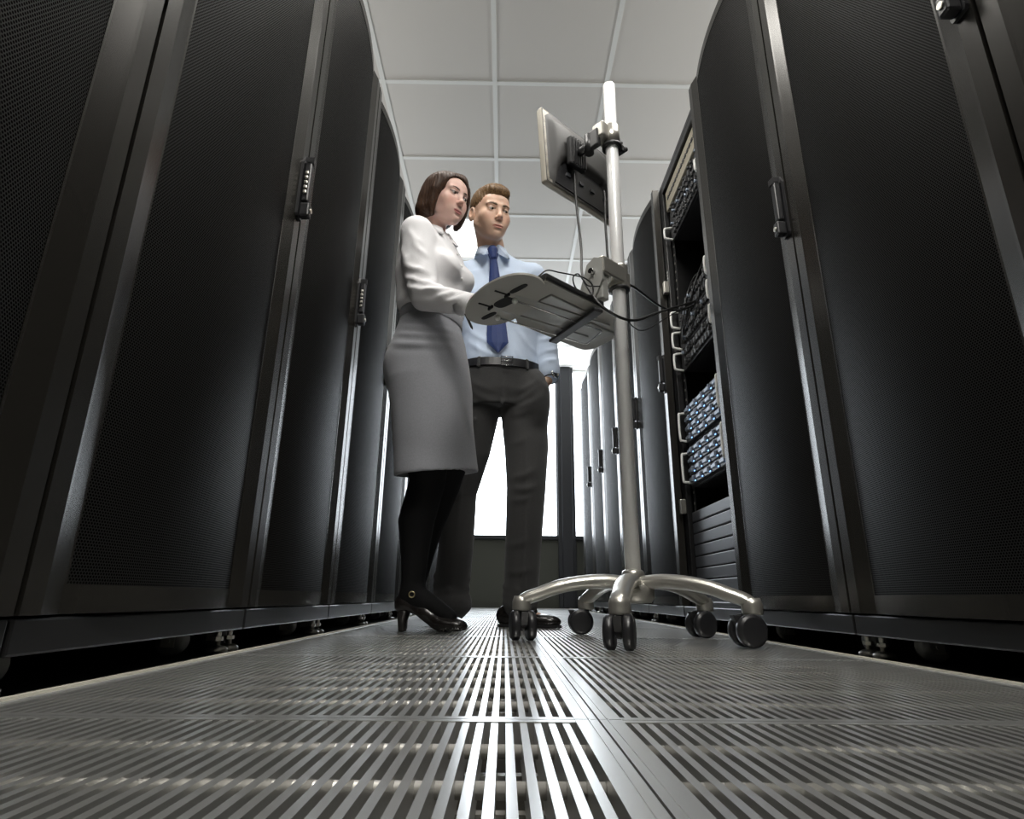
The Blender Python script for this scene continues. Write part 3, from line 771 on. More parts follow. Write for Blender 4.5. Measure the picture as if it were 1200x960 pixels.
        for c in corners:
            for q in range(3):
                if c[q]: continue
                e = list(c); e[q] = 1; e = tuple(e)
                fa, fb = cval(c), cval(e); m_ = (fa < 0) != (fb < 0); t = np.where(m_, fa / np.where(m_, fa - fb, 1), 0)[:, None]
                p_ = cpos(c) * (1 - t) + cpos(e) * t; acc += np.where(m_[:, None], p_, 0); n += m_
        V = acc / n[:, None]; quads = []
        for q in range(3):
            sl0 = [slice(1, -1)] * 3; sl1 = [slice(1, -1)] * 3; sl0[q] = slice(0, -1); sl1[q] = slice(1, None)
            a = ins[tuple(sl0)]; b = ins[tuple(sl1)]; e = np.argwhere(a != b)
            if not len(e): continue
            off = np.array([1, 1, 1]); off[q] = 0; e = e + off
            flip = ~ins[e[:, 0], e[:, 1], e[:, 2]]
            u, v_ = [(1, 2), (2, 0), (0, 1)][q]; du = np.zeros(3, int); dv = np.zeros(3, int); du[u] = 1; dv[v_] = 1
            g_ = lambda o: vid[tuple((e - o).T)]
            Q = np.stack([g_(du + dv), g_(dv), g_(0 * du), g_(du)], 1); Q[flip] = Q[flip][:, ::-1]
            quads.append(Q[(Q >= 0).all(1)])
        return V, np.concatenate(quads)
    def build(s, name, m_, parent, off, col=None, smooth_it=0):
        V, Q = s.mesh()
        if smooth_it:
            for _ in range(smooth_it):
                A = np.zeros_like(V); c = np.zeros(len(V))
                for i in range(4):
                    a, b = Q[:, i], Q[:, (i + 1) % 4]
                    for d_ in range(3): A[:, d_] += np.bincount(a, V[b, d_], len(V))
                    c += np.bincount(a, minlength=len(V))
                V = V * .5 + .5 * A / np.maximum(c, 1)[:, None]
        me = bpy.data.meshes.new(name); L = V - np.array(off)
        me.vertices.add(len(V)); me.vertices.foreach_set('co', L.astype(np.float32).ravel())
        me.loops.add(Q.size); me.loops.foreach_set('vertex_index', Q.astype(np.int32).ravel())
        me.polygons.add(len(Q)); me.polygons.foreach_set('loop_start', np.arange(0, Q.size, 4, dtype=np.int32))
        me.polygons.foreach_set('use_smooth', np.ones(len(Q), bool)); me.update(calc_edges=True); me.validate()
        if col is not None:
            at = me.color_attributes.new('Col', 'FLOAT_COLOR', 'POINT'); C_ = np.ones((len(me.vertices), 4), np.float32); C_[:, :3] = col(V); at.data.foreach_set('color', C_.ravel())
        me.materials.append(m_); o = bpy.data.objects.new(name, me); COL.objects.link(o); o.parent = parent
        return o

def on_surface(o, a, b, off):
    from mathutils.bvhtree import BVHTree
    me = o.data; t = BVHTree.FromPolygons([v.co.copy() for v in me.vertices], [tuple(p.vertices) for p in me.polygons])
    A = Vector(tuple(np.array(a) - off)); B = Vector(tuple(np.array(b) - off)); h = t.ray_cast(A, (B - A).normalized())
    return None if h[0] is None else Vector(tuple(np.array(h[0]) + off))
def ridges(segs, yc, A=.004, w=.010):
    """cloth creases: gaussian ridges along (x,z) segments on the side that faces -y; seg = (x0,z0,x1,z1[,scale])"""
    def fn(X, Y, Z):
        d = 0 * X + 0 * Y + 0 * Z
        for sg in segs:
            x0, z0, x1, z1 = sg[:4]; k = sg[4] if len(sg) > 4 else 1.0
            dx, dz = x1 - x0, z1 - z0; L2 = dx * dx + dz * dz; t = np.clip(((X - x0) * dx + (Z - z0) * dz) / L2, 0, 1)
            bend = .12 * math.sqrt(L2) * 4 * t * (1 - t); r2 = (X - x0 - t * dx) ** 2 + (Z - z0 - t * dz + bend) ** 2
            d = d - A * k * np.sin(math.pi * np.clip(t, .04, .96)) ** .6 * (np.exp(-r2 / w ** 2) - .45 * np.exp(-((X - x0 - t * dx) ** 2 + (Z - z0 - t * dz + bend + 1.8 * w) ** 2) / w ** 2))
        return d * (1 / (1 + np.exp(np.clip((Y - yc) * 60, -30, 30))))
    return fn
def sstep(a, b, x): t = np.clip((x - a) / (b - a), 0, 1); return t * t * (3 - 2 * t)
def gauss(L, c, r_): return np.exp(-(((L - np.array(c)) / np.array(r_)) ** 2).sum(1))

def head(F, H, fem=False):
    """head prims in frame H: face looks along -y, z up, origin at eye level between the ears"""
    j = .88 if fem else 1.0
    F.ell((0, .014, .036), (.074, .094, .080), H, .01)
    F.ell((0, -.012, .015), (.067, .080, .080), H, .02)
    F.ell((0, -.034, -.028), (.060 * (.93 if fem else 1), .055, .080), H, .02)
    F.ell((0, -.016, -.034), (.0565 * (j + .03 * fem), .062, .050), H, .03)
    F.ell((0, -.058, .040), (.052, .030, .036), H, .02)                 # forehead
    for s_ in (-1, 1):
        F.cap((s_ * .050 * j, -.006, -.048), (s_ * .017 * j, -.064, -.093), .018, .016, H, .03)   # jaw
        F.ell((s_ * .042, -.060, -.026), (.020, .019, .018), H, .03)    # cheek bone
        F.ell((s_ * .027, -.070, -.056), (.019, .018, .024), H, .024)    # cheek
    F.ell((0, -.077, -.097), (.020 * j, .017, .016), H, .018)           # chin
    F.ell((0, -.080, -.066), (.028, .016, .022), H, .016)               # muzzle
    for s_ in (-1, 1):
        F.ell((s_ * .032, -.100, .002), (.017, .0155, .0105), H, .012, 's')   # sockets
        F.cap((s_ * .012, -.088, .0205 if not fem else .022), (s_ * .046, -.078, .021), .0075 if not fem else .005, .006 if not fem else .004, H, .014)   # brow ridge
    F.cap((0, -.087, .014), (0, -.106, -.028), .0072, .0090 * (.9 if fem else 1), H, .014)          # nose bridge
    F.ell((0, -.108, -.031), (.0098 * j, .0100, .0090), H, .008)
    for s_ in (-1, 1):
        F.ell((s_ * .0112 * j, -.099, -.036), (.0065, .0090, .0068), H, .006)
        F.ell((s_ * .0065, -.102, -.0455), (.0032, .0046, .0030), H, .002, 's')
    # eyelids with an opening
    for s_ in (-1, 1):
        F.ell((s_ * .0315, -.0785, .001), (.0155, .0135, .0128), H, .004)
        F.ell((s_ * .0315, -.094, -.0002), (.0130, .012, .0038 if not fem else .0044), H, .0015, 's')
    # lips
    F.ell((0, -.0915, -.0645), (.0250 * j, .0080, .0048), H, .005); F.ell((0, -.0905, -.0738), (.0205 * j, .0086, .0062), H, .005)
    F.ell((0, -.0990, -.0688), (.025 * j, .0065, .0013), H, .002, 's')
    F.ell((0, -.098, -.085), (.015, .006, .004), H, .006, 's')
    # ears
    for s_ in (-1, 1):
        er = rotz(s_ * -.35)
        F.ell((s_ * (.074 if fem else .079), .010, -.008), (.0070, .0185, .031), H, .005, rot=er)
        F.ell((s_ * .082, .009, -.002), (.005, .0095, .017), H, .003, 's', rot=er)
    return F
def skin_col(H, base, lip, fem=False):
    base = np.array(base); lip = np.array(lip); blush = np.array([.62, .22, .16])
    def col(V):
        L = H.inv(V); C_ = np.tile(base, (len(V), 1))
        w = np.clip(gauss(L, (.040, -.07, -.03), (.022, .05, .02)) + gauss(L, (-.040, -.07, -.03), (.022, .05, .02)) + gauss(L, (0, -.11, -.035), (.015, .02, .012)), 0, 1)[:, None] * (.40 if fem else .22)
        C_ = C_ * (1 - w) + blush * w
        m_ = ((L[:, 0] / (.0235 if not fem else .022)) ** 2 + ((L[:, 2] + .0692) / (.0085 if not fem else .0098)) ** 2 < 1) & (L[:, 1] < -.078)
        C_[m_] = lip
        if not fem:
            b = (sstep(-.045, -.06, L[:, 2]) * sstep(-.0, -.05, L[:, 1]) * (L[:, 2] > -.13))[:, None] * .16
            C_ = C_ * (1 - b) + np.array([.25, .17, .13]) * b
        e = (np.abs(np.abs(L[:, 0]) - .0315) < .0165) & (L[:, 2] > .0015) & (L[:, 2] < .0062 + .003 * fem) & (L[:, 1] < -.072)
        C_[e] = C_[e] * (.16 if fem else .35)
        zb = np.interp(np.abs(L[:, 0]), [.010, .030, .040, .052], [.0175, .0235, .0235, .0185]); hw = np.interp(np.abs(L[:, 0]), [.010, .016, .040, .052], [0, .0042, .0034, 0]) * (.7 if fem else 1.15)
        b = (np.abs(L[:, 2] - zb) < hw) & (L[:, 1] < -.05)
        C_[b] = (.16, .09, .065) if fem else (.15, .085, .05)
        return C_
    return col
def face_parts(person, H, off, browm, iris, gaze=(0, 0), fem=False):
    off = np.array(off)
    for s_ in (-1, 1):
        c = H.w((s_ * .0315, -.0785, .0008)); r_ = .0124 * H.s
        bm = bmesh.new(); bmesh.ops.create_uvsphere(bm, u_segments=32, v_segments=24, radius=r_)
        me = bpy.data.meshes.new('eye'); bm.to_mesh(me); bm.free()
        g_ = H.R @ np.array([math.sin(gaze[0]), -math.cos(gaze[0]) * math.cos(gaze[1]), math.sin(gaze[1])])
        at = me.color_attributes.new('Col', 'FLOAT_COLOR', 'POINT')
        for i, v in enumerate(me.vertices):
            a = math.acos(max(-1, min(1, float(np.dot(np.array(v.co) / r_, g_)))))
            at.data[i].color = (.01, .01, .01, 1) if a < .26 else ((*iris, 1) if a < .60 else (.42, .38, .36, 1))
            v.co += Vector(c - off)
        me.polygons.foreach_set('use_smooth', [True] * len(me.polygons)); me.materials.append(M['eye'])
        o = bpy.data.objects.new('eye', me); COL.objects.link(o); o.parent = person
        # brow
        zb = .0245 if not fem else .0255
        pts = [H.w(p) for p in ((s_ * .013, -.0955, zb - .0065), (s_ * .024, -.0945, zb - .003), (s_ * .037, -.0875, zb - .0005), (s_ * .048, -.0765, zb - .004))]
        MB().tube([Vector(p) for p in spline(pts, 4)], .003, 8, radii=[(.0034 if not fem else .0018) * (1 - .5 * abs(i / 12 - .35)) for i in range(13)], sx=.6, up=tuple(H.R @ np.array([0, 0, 1.]))).build('eyebrow', browm, person, off)
def hand(F, wrist, tip, palm_n, side, fr=W0, curl=.5, sc=1.0):
    """wrist/tip world points, palm_n: direction the palm faces, side: direction of the thumb"""
    w_ = np.array(wrist, float); d = np.array(tip, float) - w_; d /= np.linalg.norm(d); n = np.array(palm_n, float); n -= d * (n @ d); n /= np.linalg.norm(n); t = np.cross(d, n); t *= np.sign(t @ np.array(side))
    P = lambda a, b, c: w_ + sc * (a * d + b * t + c * n)
    for b in (-.024, -.008, .008, .024): F.cap(P(.01, b * .75, 0), P(.085, b * 1.15, 0), .014 * sc, .0115 * sc, fr, .012)
    for b, L in ((.030, .072), (.010, .080), (-.010, .074), (-.029, .058)):
        a0 = .088 - abs(b - .005) * .2; c1 = curl * .5; c2 = curl * 1.15; c3 = curl * 1.7
        p0 = P(a0, b, 0); p1 = P(a0 + L * .45 * math.cos(c1), b * 1.06, L * .45 * math.sin(c1))
        p2 = p1 + sc * L * .32 * (math.cos(c2) * d + math.sin(c2) * n); p3 = p2 + sc * L * .23 * (math.cos(c3) * d + math.sin(c3) * n)
        F.chain([p0, p1, p2, p3], [.0092 * sc, .0084 * sc, .0076 * sc, .0066 * sc], fr, .003)
    F.chain([P(.020, .022, .004), P(.048, .048, .012), P(.075, .058, .022), P(.098, .060, .032)], [.014 * sc, .0105 * sc, .009 * sc, .0075 * sc], fr, .008)

# ================================================================== the man
MO = (-.02, 2.42, 0)
man = thing('person', 'man in pale blue shirt, navy tie and charcoal trousers, hand in pocket', 'person', MO)
HM = Fr((-.085, 2.262, 1.716), rotz(R(27)) @ rotx(R(16)) @ roty(R(-3)), 1.04)
SH_R = (.104, 2.385, 1.485); EL_R = (.160, 2.44, 1.235); WR_R = (.180, 2.365, 1.000)      # picture right arm
SH_L = (-.250, 2.40, 1.505); EL_L = (-.315, 2.46, 1.24); WR_L = (-.300, 2.40, .99)
HIPR, KNR, ANR = (.065, 2.42, .92), (.083, 2.40, .53), (.062, 2.39, .11)
HIPL, KNL, ANL = (-.115, 2.43, .92), (-.200, 2.51, .53), (-.232, 2.63, .12)
yb = rotz(R(8)); TM = Fr((-.03, 2.41, 0), yb)
torso_m = [(.90, .150, .105, 0, 0), (1.05, .142, .100, 0, 0), (1.20, .150, .105, 0, 0), (1.38, .172, .115, -.010, -.01), (1.46, .150, .095, -.018, -.012), (1.53, .075, .055, -.022, -.010)]
F = Field(axis(-.42, .32, .0065, [(-.20, .03, .0028)]), axis(2.10, 2.80, .0065, [(2.12, 2.38, .0028)]), axis(-.0, 1.94, .0075, [(1.58, 1.94, .0026), (.82, .98, .004)]))
F.loft(torso_m, TM)
F.cap((-.07, 2.375, 1.50), (-.078, 2.330, 1.60), .060, .054, k=.03); F.cap((-.078, 2.33, 1.58), tuple(HM.w((0, .03, -.03))), .054, .056, k=.02)
F.ell((-.070, 2.272, 1.585), (.013, .014, .02), k=.02)
F.cap((-.17, 2.39, 1.485), (.04, 2.39, 1.485), .040, k=.03)
for s_, e_, w_ in ((SH_R, EL_R, WR_R), (SH_L, EL_L, WR_L)): F.chain([s_, e_, w_], [.052, .042, .028])
for h_, k_, a_ in ((HIPR, KNR, ANR), (HIPL, KNL, ANL)): F.chain([h_, k_, a_], [.078, .052, .034])
F.cap((.04, 2.40, .055), (.13, 2.372, .036), .026, .018); F.cap((-.222, 2.66, .055), (-.232, 2.54, .036), .026, .018)
hand(F, WR_R, (.108, 2.395, .84), (-.9, .1, -.1), (0, -1, .2), curl=.25, sc=.95)
hand(F, WR_L, (-.300, 2.36, .80), (.9, .1, 0), (0, -1, 0), curl=.5)
head(F, HM)
F.build('body', M['skin'], man, MO, skin_col(HM, (.68, .44, .32), (.52, .23, .18)), 1)
face_parts(man, HM, MO, M['brow_m'], (.06, .045, .03), (R(20), R(0)))
# hair
F = Field(axis(-.20, .03, .0024), axis(2.12, 2.42, .0024), axis(1.66, 1.94, .0024))
F.ell((0, .016, .046), (.0805, .101, .086), HM, .0); F.ell((0, -.040, .088), (.056, .048, .034), HM, .02); F.ell((.006, -.066, .086), (.044, .022, .020), HM, .02)
def hl(x, y, z):      # removed volume: everything below the hairline
    yl = np.interp(y, [-.13, -.088, -.070, -.045, -.035, -.012, -.004, .03, .06, .13], [.060, .061, .052, .034, .008, -.034, .010, .008, -.044, -.066])
    return z - yl
F.half(hl, (0, 0, 0), .2, HM)
F.disp(lambda X, Y, Z: .0011 * np.sin(X * 300 + 20 * np.sin(Y * 30)) * np.sin(Y * 110 + Z * 60) + .0006 * np.sin(X * 700 + Y * 260))
F.build('hair', M['hair_m'], man, MO)

# shirt
def fold(F, pts, r_=.008, k=.016, fr=W0): F.chain(pts, [r_] * len(pts), fr, k)
shirt_m = [(.995, .150, .100, 0, .0), (1.03, .164, .112, 0, 0), (1.06, .170, .120, 0, 0), (1.18, .168, .120, 0, 0), (1.36, .186, .128, -.010, -.01), (1.46, .172, .112, -.018, -.012), (1.53, .125, .078, -.022, -.008), (1.575, .072, .062, -.034, -.030)]
F = Field(axis(-.42, .32, .0052), axis(2.20, 2.60, .0052), axis(.97, 1.62, .0052))
F.loft(shirt_m, TM); F.cap((-.19, 2.388, 1.498), (.05, 2.388, 1.500), .056, k=.04)
F.cap((-.073, 2.345, 1.50), (-.076, 2.335, 1.572), .070, .065, k=.02); F.half(lambda x, y, z: 1.588 - z + 0 * x, (-.07, 2.34, 1.64), .12)
CUR = np.array(WR_R) + (np.array(EL_R) - np.array(WR_R)) * .07
CUL = np.array(WR_L) + (np.array(EL_L) - np.array(WR_L)) * .07
F.chain([SH_R, EL_R, tuple(CUR)], [.066, .056, .046], k=.02); F.chain([SH_L, EL_L, tuple(CUL)], [.066, .056, .046], k=.02)
F.cap(tuple(CUR + (.0, 0, .025)), tuple(CUR), .046, .043, k=.004)
rs = np.random.default_rng(3)
for i in range(0):       # elbow and sleeve creases
    t = i / 6; c = np.array(EL_R) * (1 - abs(t - .5)) + (np.array(SH_R) if t < .5 else np.array(CUR)) * abs(t - .5); a = rs.uniform(-.6, .6)
    fold(F, [c + (-.050, -.030, .022 + a * .02), c + (.0, -.054, 0), c + (.050, -.020, -.024 + a * .02)], .006, .012)
F.disp(ridges([(-.16, 1.13, -.02, 1.06), (-.17, 1.20, -.06, 1.12), (.12, 1.03, .07, 1.16), (.09, 1.02, .03, 1.11), (.13, 1.10, .04, 1.19), (-.10, 1.02, -.13, 1.12), (-.05, 1.02, -.07, 1.09, .7), (.03, 1.03, .02, 1.09, .7),
               (.12, 1.42, .04, 1.33), (.13, 1.36, .05, 1.25), (-.18, 1.40, -.10, 1.30), (.10, 1.47, .06, 1.38, .8), (.12, 1.28, .02, 1.22, .8), (-.17, 1.30, -.08, 1.22, .8),
               (.20, 1.30, .12, 1.26, 1.2), (.215, 1.25, .13, 1.21, 1.2), (.21, 1.20, .14, 1.17), (.22, 1.14, .15, 1.11, 1.1), (.215, 1.08, .16, 1.06), (.16, 1.43, .09, 1.37), (.18, 1.38, .10, 1.32)], 2.40, .0060, .011))
shirt = F.build('shirt', M['shirt_b'], man, MO, smooth_it=1)
# collar
def collar(person, cx, cy, z, r_, yaw, m_, off, drop=.045, lean=(0, 0), spread=.030, gap=.10, mat_parent=None, flare=.012):
    Rz = rotz(yaw); N = 40
    rows_ = []
    for i in range(N + 1):
        t = i / N; a = gap + (2 * PI - 2 * gap) * t         # angle from the front (-y)
        f = max(0, 1 - min(t, 1 - t) * 5.5)                 # 1 at the points
        d = np.array([math.sin(a), -math.cos(a), 0])
        zt = z - .016 * math.cos(a) * 1.0 + .010 * (math.cos(a) < 0) * -math.cos(a)
        top = d * r_ + (0, 0, zt - z); bot = d * (r_ + flare + .010 * f) + (0, 0, zt - z - drop * (.8 + .55 * f)); bot = bot + np.array([math.copysign(spread, math.sin(a)) * f ** 1.5, -.004 * f, 0])
        bi = d * (r_ - .002 + .3 * flare) + (0, 0, zt - z - drop * .75)
        rows_.append([Vector(tuple(np.array([cx, cy, z]) + Rz @ p)) for p in (top - d * .002, top + d * .0015 + (0, 0, .002), bot + d * .0012, bot - d * .0015, bi)])
    mb = MB(); mb.grid([r + [r[0]] for r in rows_], smooth=True)
    o = len(mb.v); 
    for r in (rows_[0], rows_[-1]): mb.add(r, [tuple(range(5))])
    return mb.build('collar', m_, person, off)
collar(shirt, -.075, 2.330, 1.584, .064, R(14), M['shirt_b'], MO, drop=.050, gap=.24, spread=.034)
pb = MB()
for i in range(3): pb.lathe([(.0001, 0), (.005, 0), (.005, .002), (.0001, .002)], 12, Matrix.Translation((-.045 + .01 * i, 2.279 + .002 * i, 1.08 - .035 * i)) @ Matrix.Rotation(R(90), 4, 'X'))
# tie
mb = MB(); cxs = [(1.525, -.068, 2.258), (1.495, -.066, 2.258), (1.455, -.062, 2.256), (1.38, -.057, 2.262), (1.25, -.050, 2.272), (1.15, -.044, 2.272), (1.112, -.041, 2.271), (1.065, -.038, 2.270)]
wd = [.024, .016, .019, .026, .036, .043, .044, .0006]; tk = [.012, .012, .006, .005, .005, .005, .005, .003]
P = []
for (z, x, y), w_, t_ in zip(cxs, wd, tk):
    y -= .002
    P.append([Vector((x - w_, y + .002, z)), Vector((x - w_ * .5, y - t_ * .7, z)), Vector((x, y - t_, z)), Vector((x + w_ * .5, y - t_ * .7, z)), Vector((x + w_, y + .002, z)), Vector((x, y + .004, z))])
mb.grid([p + [p[0]] for p in P], smooth=False)
tie = mb.build('tie', M['tie'], man, MO)
F = Field(axis(-.12, -.02, .002), axis(2.22, 2.31, .002), axis(1.47, 1.585, .002))
F.cap((-.070, 2.256, 1.538), (-.066, 2.251, 1.503), .023, .014, k=.0); F.build('tie_knot', M['tie'], tie, MO)

# trousers
F = Field(axis(-.36, .26, .0052), axis(2.24, 2.80, .0052), axis(.015, 1.04, .0052))
F.loft([(.865, .165, .112, 0, .01), (.93, .182, .126, 0, .008), (1.0, .177, .124, 0, 0), (1.028, .172, .120, 0, 0)], TM)
F.chain([(.070, 2.42, .90), (.084, 2.405, .70), KNR, (.072, 2.395, .30), (ANR[0], ANR[1], .085)], [.100, .091, .079, .071, .066], k=.012)
F.chain([(-.122, 2.425, .90), (-.156, 2.455, .70), KNL, (-.205, 2.56, .30), (ANL[0], ANL[1] + .02, .075)], [.100, .090, .078, .073, .074], k=.012)
# front creases, knee and hem folds, pocket bulge
F.chain([(.075, 2.325, .86), (.085, 2.322, .53), (.070, 2.322, .14)], [.006, .006, .006], k=.014)
F.chain([(-.13, 2.335, .80), (-.185, 2.425, .53), (-.215, 2.545, .16)], [.006, .006, .006], k=.014)
F.ell((.124, 2.352, .900), (.054, .062, .110), k=.05)
for z, dx in ((.56, .01), (.50, -.01), (.44, .008)): fold(F, [(KNR[0] - .05, 2.362, z + .02), (KNR[0], 2.334, z), (KNR[0] + .045, 2.358, z + .02 + dx)], .003, .016)
for i, z in enumerate((.135, .105, .078)): fold(F, [(.0, 2.38, z + .012), (.055, 2.325, z - .006 * (-1) ** i), (.12, 2.365, z + .01)], .008, .014)
for i, z in enumerate((.20, .165, .125, .09, .062)): fold(F, [(-.285, 2.60, z - .012), (-.225, 2.545 + .01 * (i % 2), z + .008), (-.155, 2.60, z + .014)], .013, .014)
F.ell((-.215, 2.60, .075), (.075, .085, .055), k=.03)
F.cap((-.022, 2.292, 1.01), (-.018, 2.306, .85), .004, k=.012)
F.disp(ridges([(-.015, .865, .13, .935), (-.005, .845, .15, .895), (.0, .825, .12, .850, .8), (-.03, .865, -.16, .93), (-.04, .84, -.17, .89), (.02, .91, .14, .975), (-.05, .91, -.15, .96, .8), (.10, 1.005, .165, .93, .9),
               (.02, .56, .12, .60), (.025, .52, .13, .53), (.02, .47, .12, .50, .8), (-.25, .56, -.14, .59), (-.26, .50, -.15, .52), (.02, .70, .11, .74, .5), (.0, .30, .10, .33, .6), (.01, .20, .11, .22, .8), (-.27, .33, -.17, .37, .8)], 2.45, .0055, .013))
tr_ = F.build('trousers', M['trousers'], man, MO, smooth_it=3)
# belt
mb = MB(); P = []
def ring_pt(t, z, e, tab=(.179, .128), p=2.3, fr=TM):
    c, s_ = math.cos(t), math.sin(t); x = (tab[0] + e) * abs(c) ** (2 / p) * np.sign(c); y = (tab[1] + e) * abs(s_) ** (2 / p) * np.sign(s_); return Vector(tuple(fr.w((x, y, z))))
for i in range(64):
    t = 2 * PI * i / 64; P.append([ring_pt(t, 1.018, -.004), ring_pt(t, 1.018, .003), ring_pt(t, 1.052, .001), ring_pt(t, 1.052, -.006), ring_pt(t, 1.018, -.004)])
mb.grid(P, closed_u=True, smooth=False); belt = mb.build('belt', M['belt'], man, MO)
bp_ = TM.w((.010, -.133, 1.035)); Tb = Matrix.Translation(tuple(bp_)) @ Matrix.Rotation(R(8), 4, 'Z')
mb = MB(); mb.tube([Tb @ Vector(p) for p in ((-.024, 0, -.020), (.024, 0, -.020), (.024, 0, .020), (-.024, 0, .020))], .0028, 6, closed=True); mb.cyl(Tb @ Vector((-.02, -.002, 0)), Tb @ Vector((.022, -.003, 0)), .002)
mb.build('buckle', M['chrome'], belt, MO)
for ang in (-122, -60):
    mb = MB(); t = R(ang); a = ring_pt(t, 1.012, .0055); b = ring_pt(t, 1.054, .0035); n_ = (a - Vector((TM.o[0], TM.o[1], 1.01))).normalized(); sd = n_.cross(Vector((0, 0, 1))) * .006
    mb.add([a - sd, a + sd, b + sd, b - sd, a - sd - n_ * .006, a + sd - n_ * .006, b + sd - n_ * .006, b - sd - n_ * .006], [(0, 1, 2, 3), (4, 5, 6, 7), (0, 1, 5, 4), (1, 2, 6, 5), (2, 3, 7, 6), (3, 0, 4, 7)])
    mb.build('belt_loop', M['trousers'], tr_, MO)
# watch on the wrist by the pocket
wv = np.array(WR_R) + (np.array(EL_R) - np.array(WR_R)) * -.03; ax_ = Vector(tuple(np.array(EL_R) - np.array(WR_R))).normalized()
Tq = Matrix.Translation(tuple(wv)) @ ax_.to_track_quat('Z', 'Y').to_matrix().to_4x4()
mb = MB(); mb.lathe([(.032, -.009), (.0345, -.009), (.0345, .009), (.032, .009)], 32, Tq, cap=False); wt = mb.build('wristwatch', M['leather'], man, MO)
dv = Vector((.55, -.8, .1)); dv = (dv - ax_ * dv.dot(ax_)).normalized(); Tf = Matrix.Translation(Vector(tuple(wv)) + dv * .033) @ dv.to_track_quat('Z', 'Y').to_matrix().to_4x4()
MB().lathe([(.006, -.002), (.019, -.002), (.020, .002), (.018, .007), (.0165, .006), (.001, .006)], 32, Tf).build('watch_face', M['chrome'], wt, MO)
# socks
F = Field(axis(-.32, .24, .0045), axis(2.30, 2.80, .0045), axis(.005, .20, .0045))
F.chain([(.062, 2.39, .19), (.050, 2.395, .09), (.10, 2.38, .05)], [.044, .038, .028]); F.cap((.02, 2.405, .06), (.09, 2.385, .055), .030, .028)
F.chain([(-.228, 2.62, .19), (-.224, 2.64, .09), (-.230, 2.58, .05)], [.044, .040, .028]); F.cap((-.218, 2.67, .06), (-.228, 2.60, .055), .030, .028)
F.build('socks', M['tights'], man, MO)
# shoes
def oxford(heel, toe, z=0):
    h_ = np.array([heel[0], heel[1], 0.]); t_ = np.array([toe[0], toe[1], 0.]); d = t_ - h_; L = np.linalg.norm(d); yaw = math.atan2(d[1], d[0])
    fr = Fr(h_, rotz(yaw), L / .30)
    F = Field(axis(min(heel[0], toe[0]) - .07, max(heel[0], toe[0]) + .07, .003), axis(min(heel[1], toe[1]) - .07, max(heel[1], toe[1]) + .07, .003), axis(-.01, .14, .003))
    F.ell((.045, 0, .045), (.048, .036, .046), fr, .02); F.cap((.03, 0, .055), (.12, 0, .052), .034, .036, fr, .02); F.ell((.20, 0, .030), (.085, .044, .030), fr, .02); F.ell((.245, 0, .026), (.055, .036, .024), fr, .015); F.cap((.06, 0, .08), (.15, 0, .062), .030, .026, fr, .02)
    F.cap((.115, -.018, .083), (.165, -.012, .062), .004, .004, fr, .006); F.cap((.115, .018, .083), (.165, .012, .062), .004, .004, fr, .006)
    F.apply(lambda x, y, zz: zz - .012 + 0 * x, (.15, 0, 0), .2, fr, 0, 's')
    sh = F.build('shoe', M['leather'], man, MO)
    def outline(k):
        pts = []
        for i in range(40):
            a = 2 * PI * i / 40; x = .15 + .152 * math.cos(a); wdt = np.interp(x, [0, .05, .12, .21, .27, .302], [.030, .036, .032, .046, .038, .012]); pts.append((x, k * wdt * (1 if math.sin(a) > 0 else -1) * min(1, abs(math.sin(a)) * 2.2)))
        return pts
    T = Matrix.Translation((heel[0], heel[1], 0)) @ Matrix.Rotation(yaw, 4, 'Z') @ Matrix.Scale(L / .30, 4)
    mb = MB().prism(outline(1.03), .007, .014, T); hp = [(max(-.004, x), y) for x, y in outline(1.0) if x < .082]
    mb.prism(hp, .0, .0075, T); mb.prism([(x, y) for x, y in outline(.98) if x > .13], .001, .0075, T)
    mb.build('sole', M['dark'], sh, MO)
    lc = MB()
    for i in range(3): x = .122 + i * .014; lc.tube([T @ Vector(p) for p in ((x, -.016, .088 - i * .008), (x + .004, 0, .094 - i * .008), (x, .016, .088 - i * .008))], .0022, 6)
    lc.build('laces', M['dark'], sh, MO)
oxford((-.022, 2.42), (.212, 2.345)); oxford((-.205, 2.70), (-.240, 2.44))

# ================================================================== the woman
WO = (-.27, 2.05, 0)
wom = thing('person', 'woman in white blouse, grey pencil skirt and black tights and heels', 'person', WO)
HWm = Fr((-.253, 1.985, 1.588), rotz(R(51)) @ rotx(R(13)) @ roty(R(-1)), .94)
wy = R(64); TW = Fr((-.285, 2.03, 0), rotz(wy))
lx = lambda x, y, z=0: tuple(TW.w((x, y, z)))
WSR = (-.338, 1.905, 1.385); WER = (-.292, 1.870, 1.105); WWR = (-.122, 1.765, 1.022)
WSL = (-.245, 2.165, 1.385); WEL = (-.285, 2.24, 1.13); WWL = (-.290, 2.23, .91)
torso_w = [(.85, .150, .115, 0, .01), (.93, .160, .120, 0, .01), (1.08, .115, .085, 0, 0), (1.18, .118, .088, 0, 0), (1.28, .135, .100, 0, -.005), (1.38, .135, .085, 0, .005), (1.43, .085, .058, 0, .005)]
KWR, AWR = (-.262, 1.985, .48), (-.300, 2.035, .125)
KWL, AWL = (-.225, 2.120, .48), (-.318, 2.170, .125)
F = Field(axis(-.50, .10, .0065, [(-.40, -.12, .0029)]), axis(1.60, 2.36, .0065, [(1.86, 2.14, .0029), (1.62, 1.80, .004)]), axis(.0, 1.74, .0075, [(1.43, 1.74, .0026), (.93, 1.08, .004)]))
F.loft(torso_w, TW)
F.cap((-.295, 2.035, 1.40), tuple(HWm.w((0, .045, -.09))), .050, .046, k=.03); F.cap(tuple(HWm.w((0, .045, -.10))), tuple(HWm.w((0, .02, -.03))), .046, .050, k=.02)
F.cap(WSR, WSL, .044, k=.03)
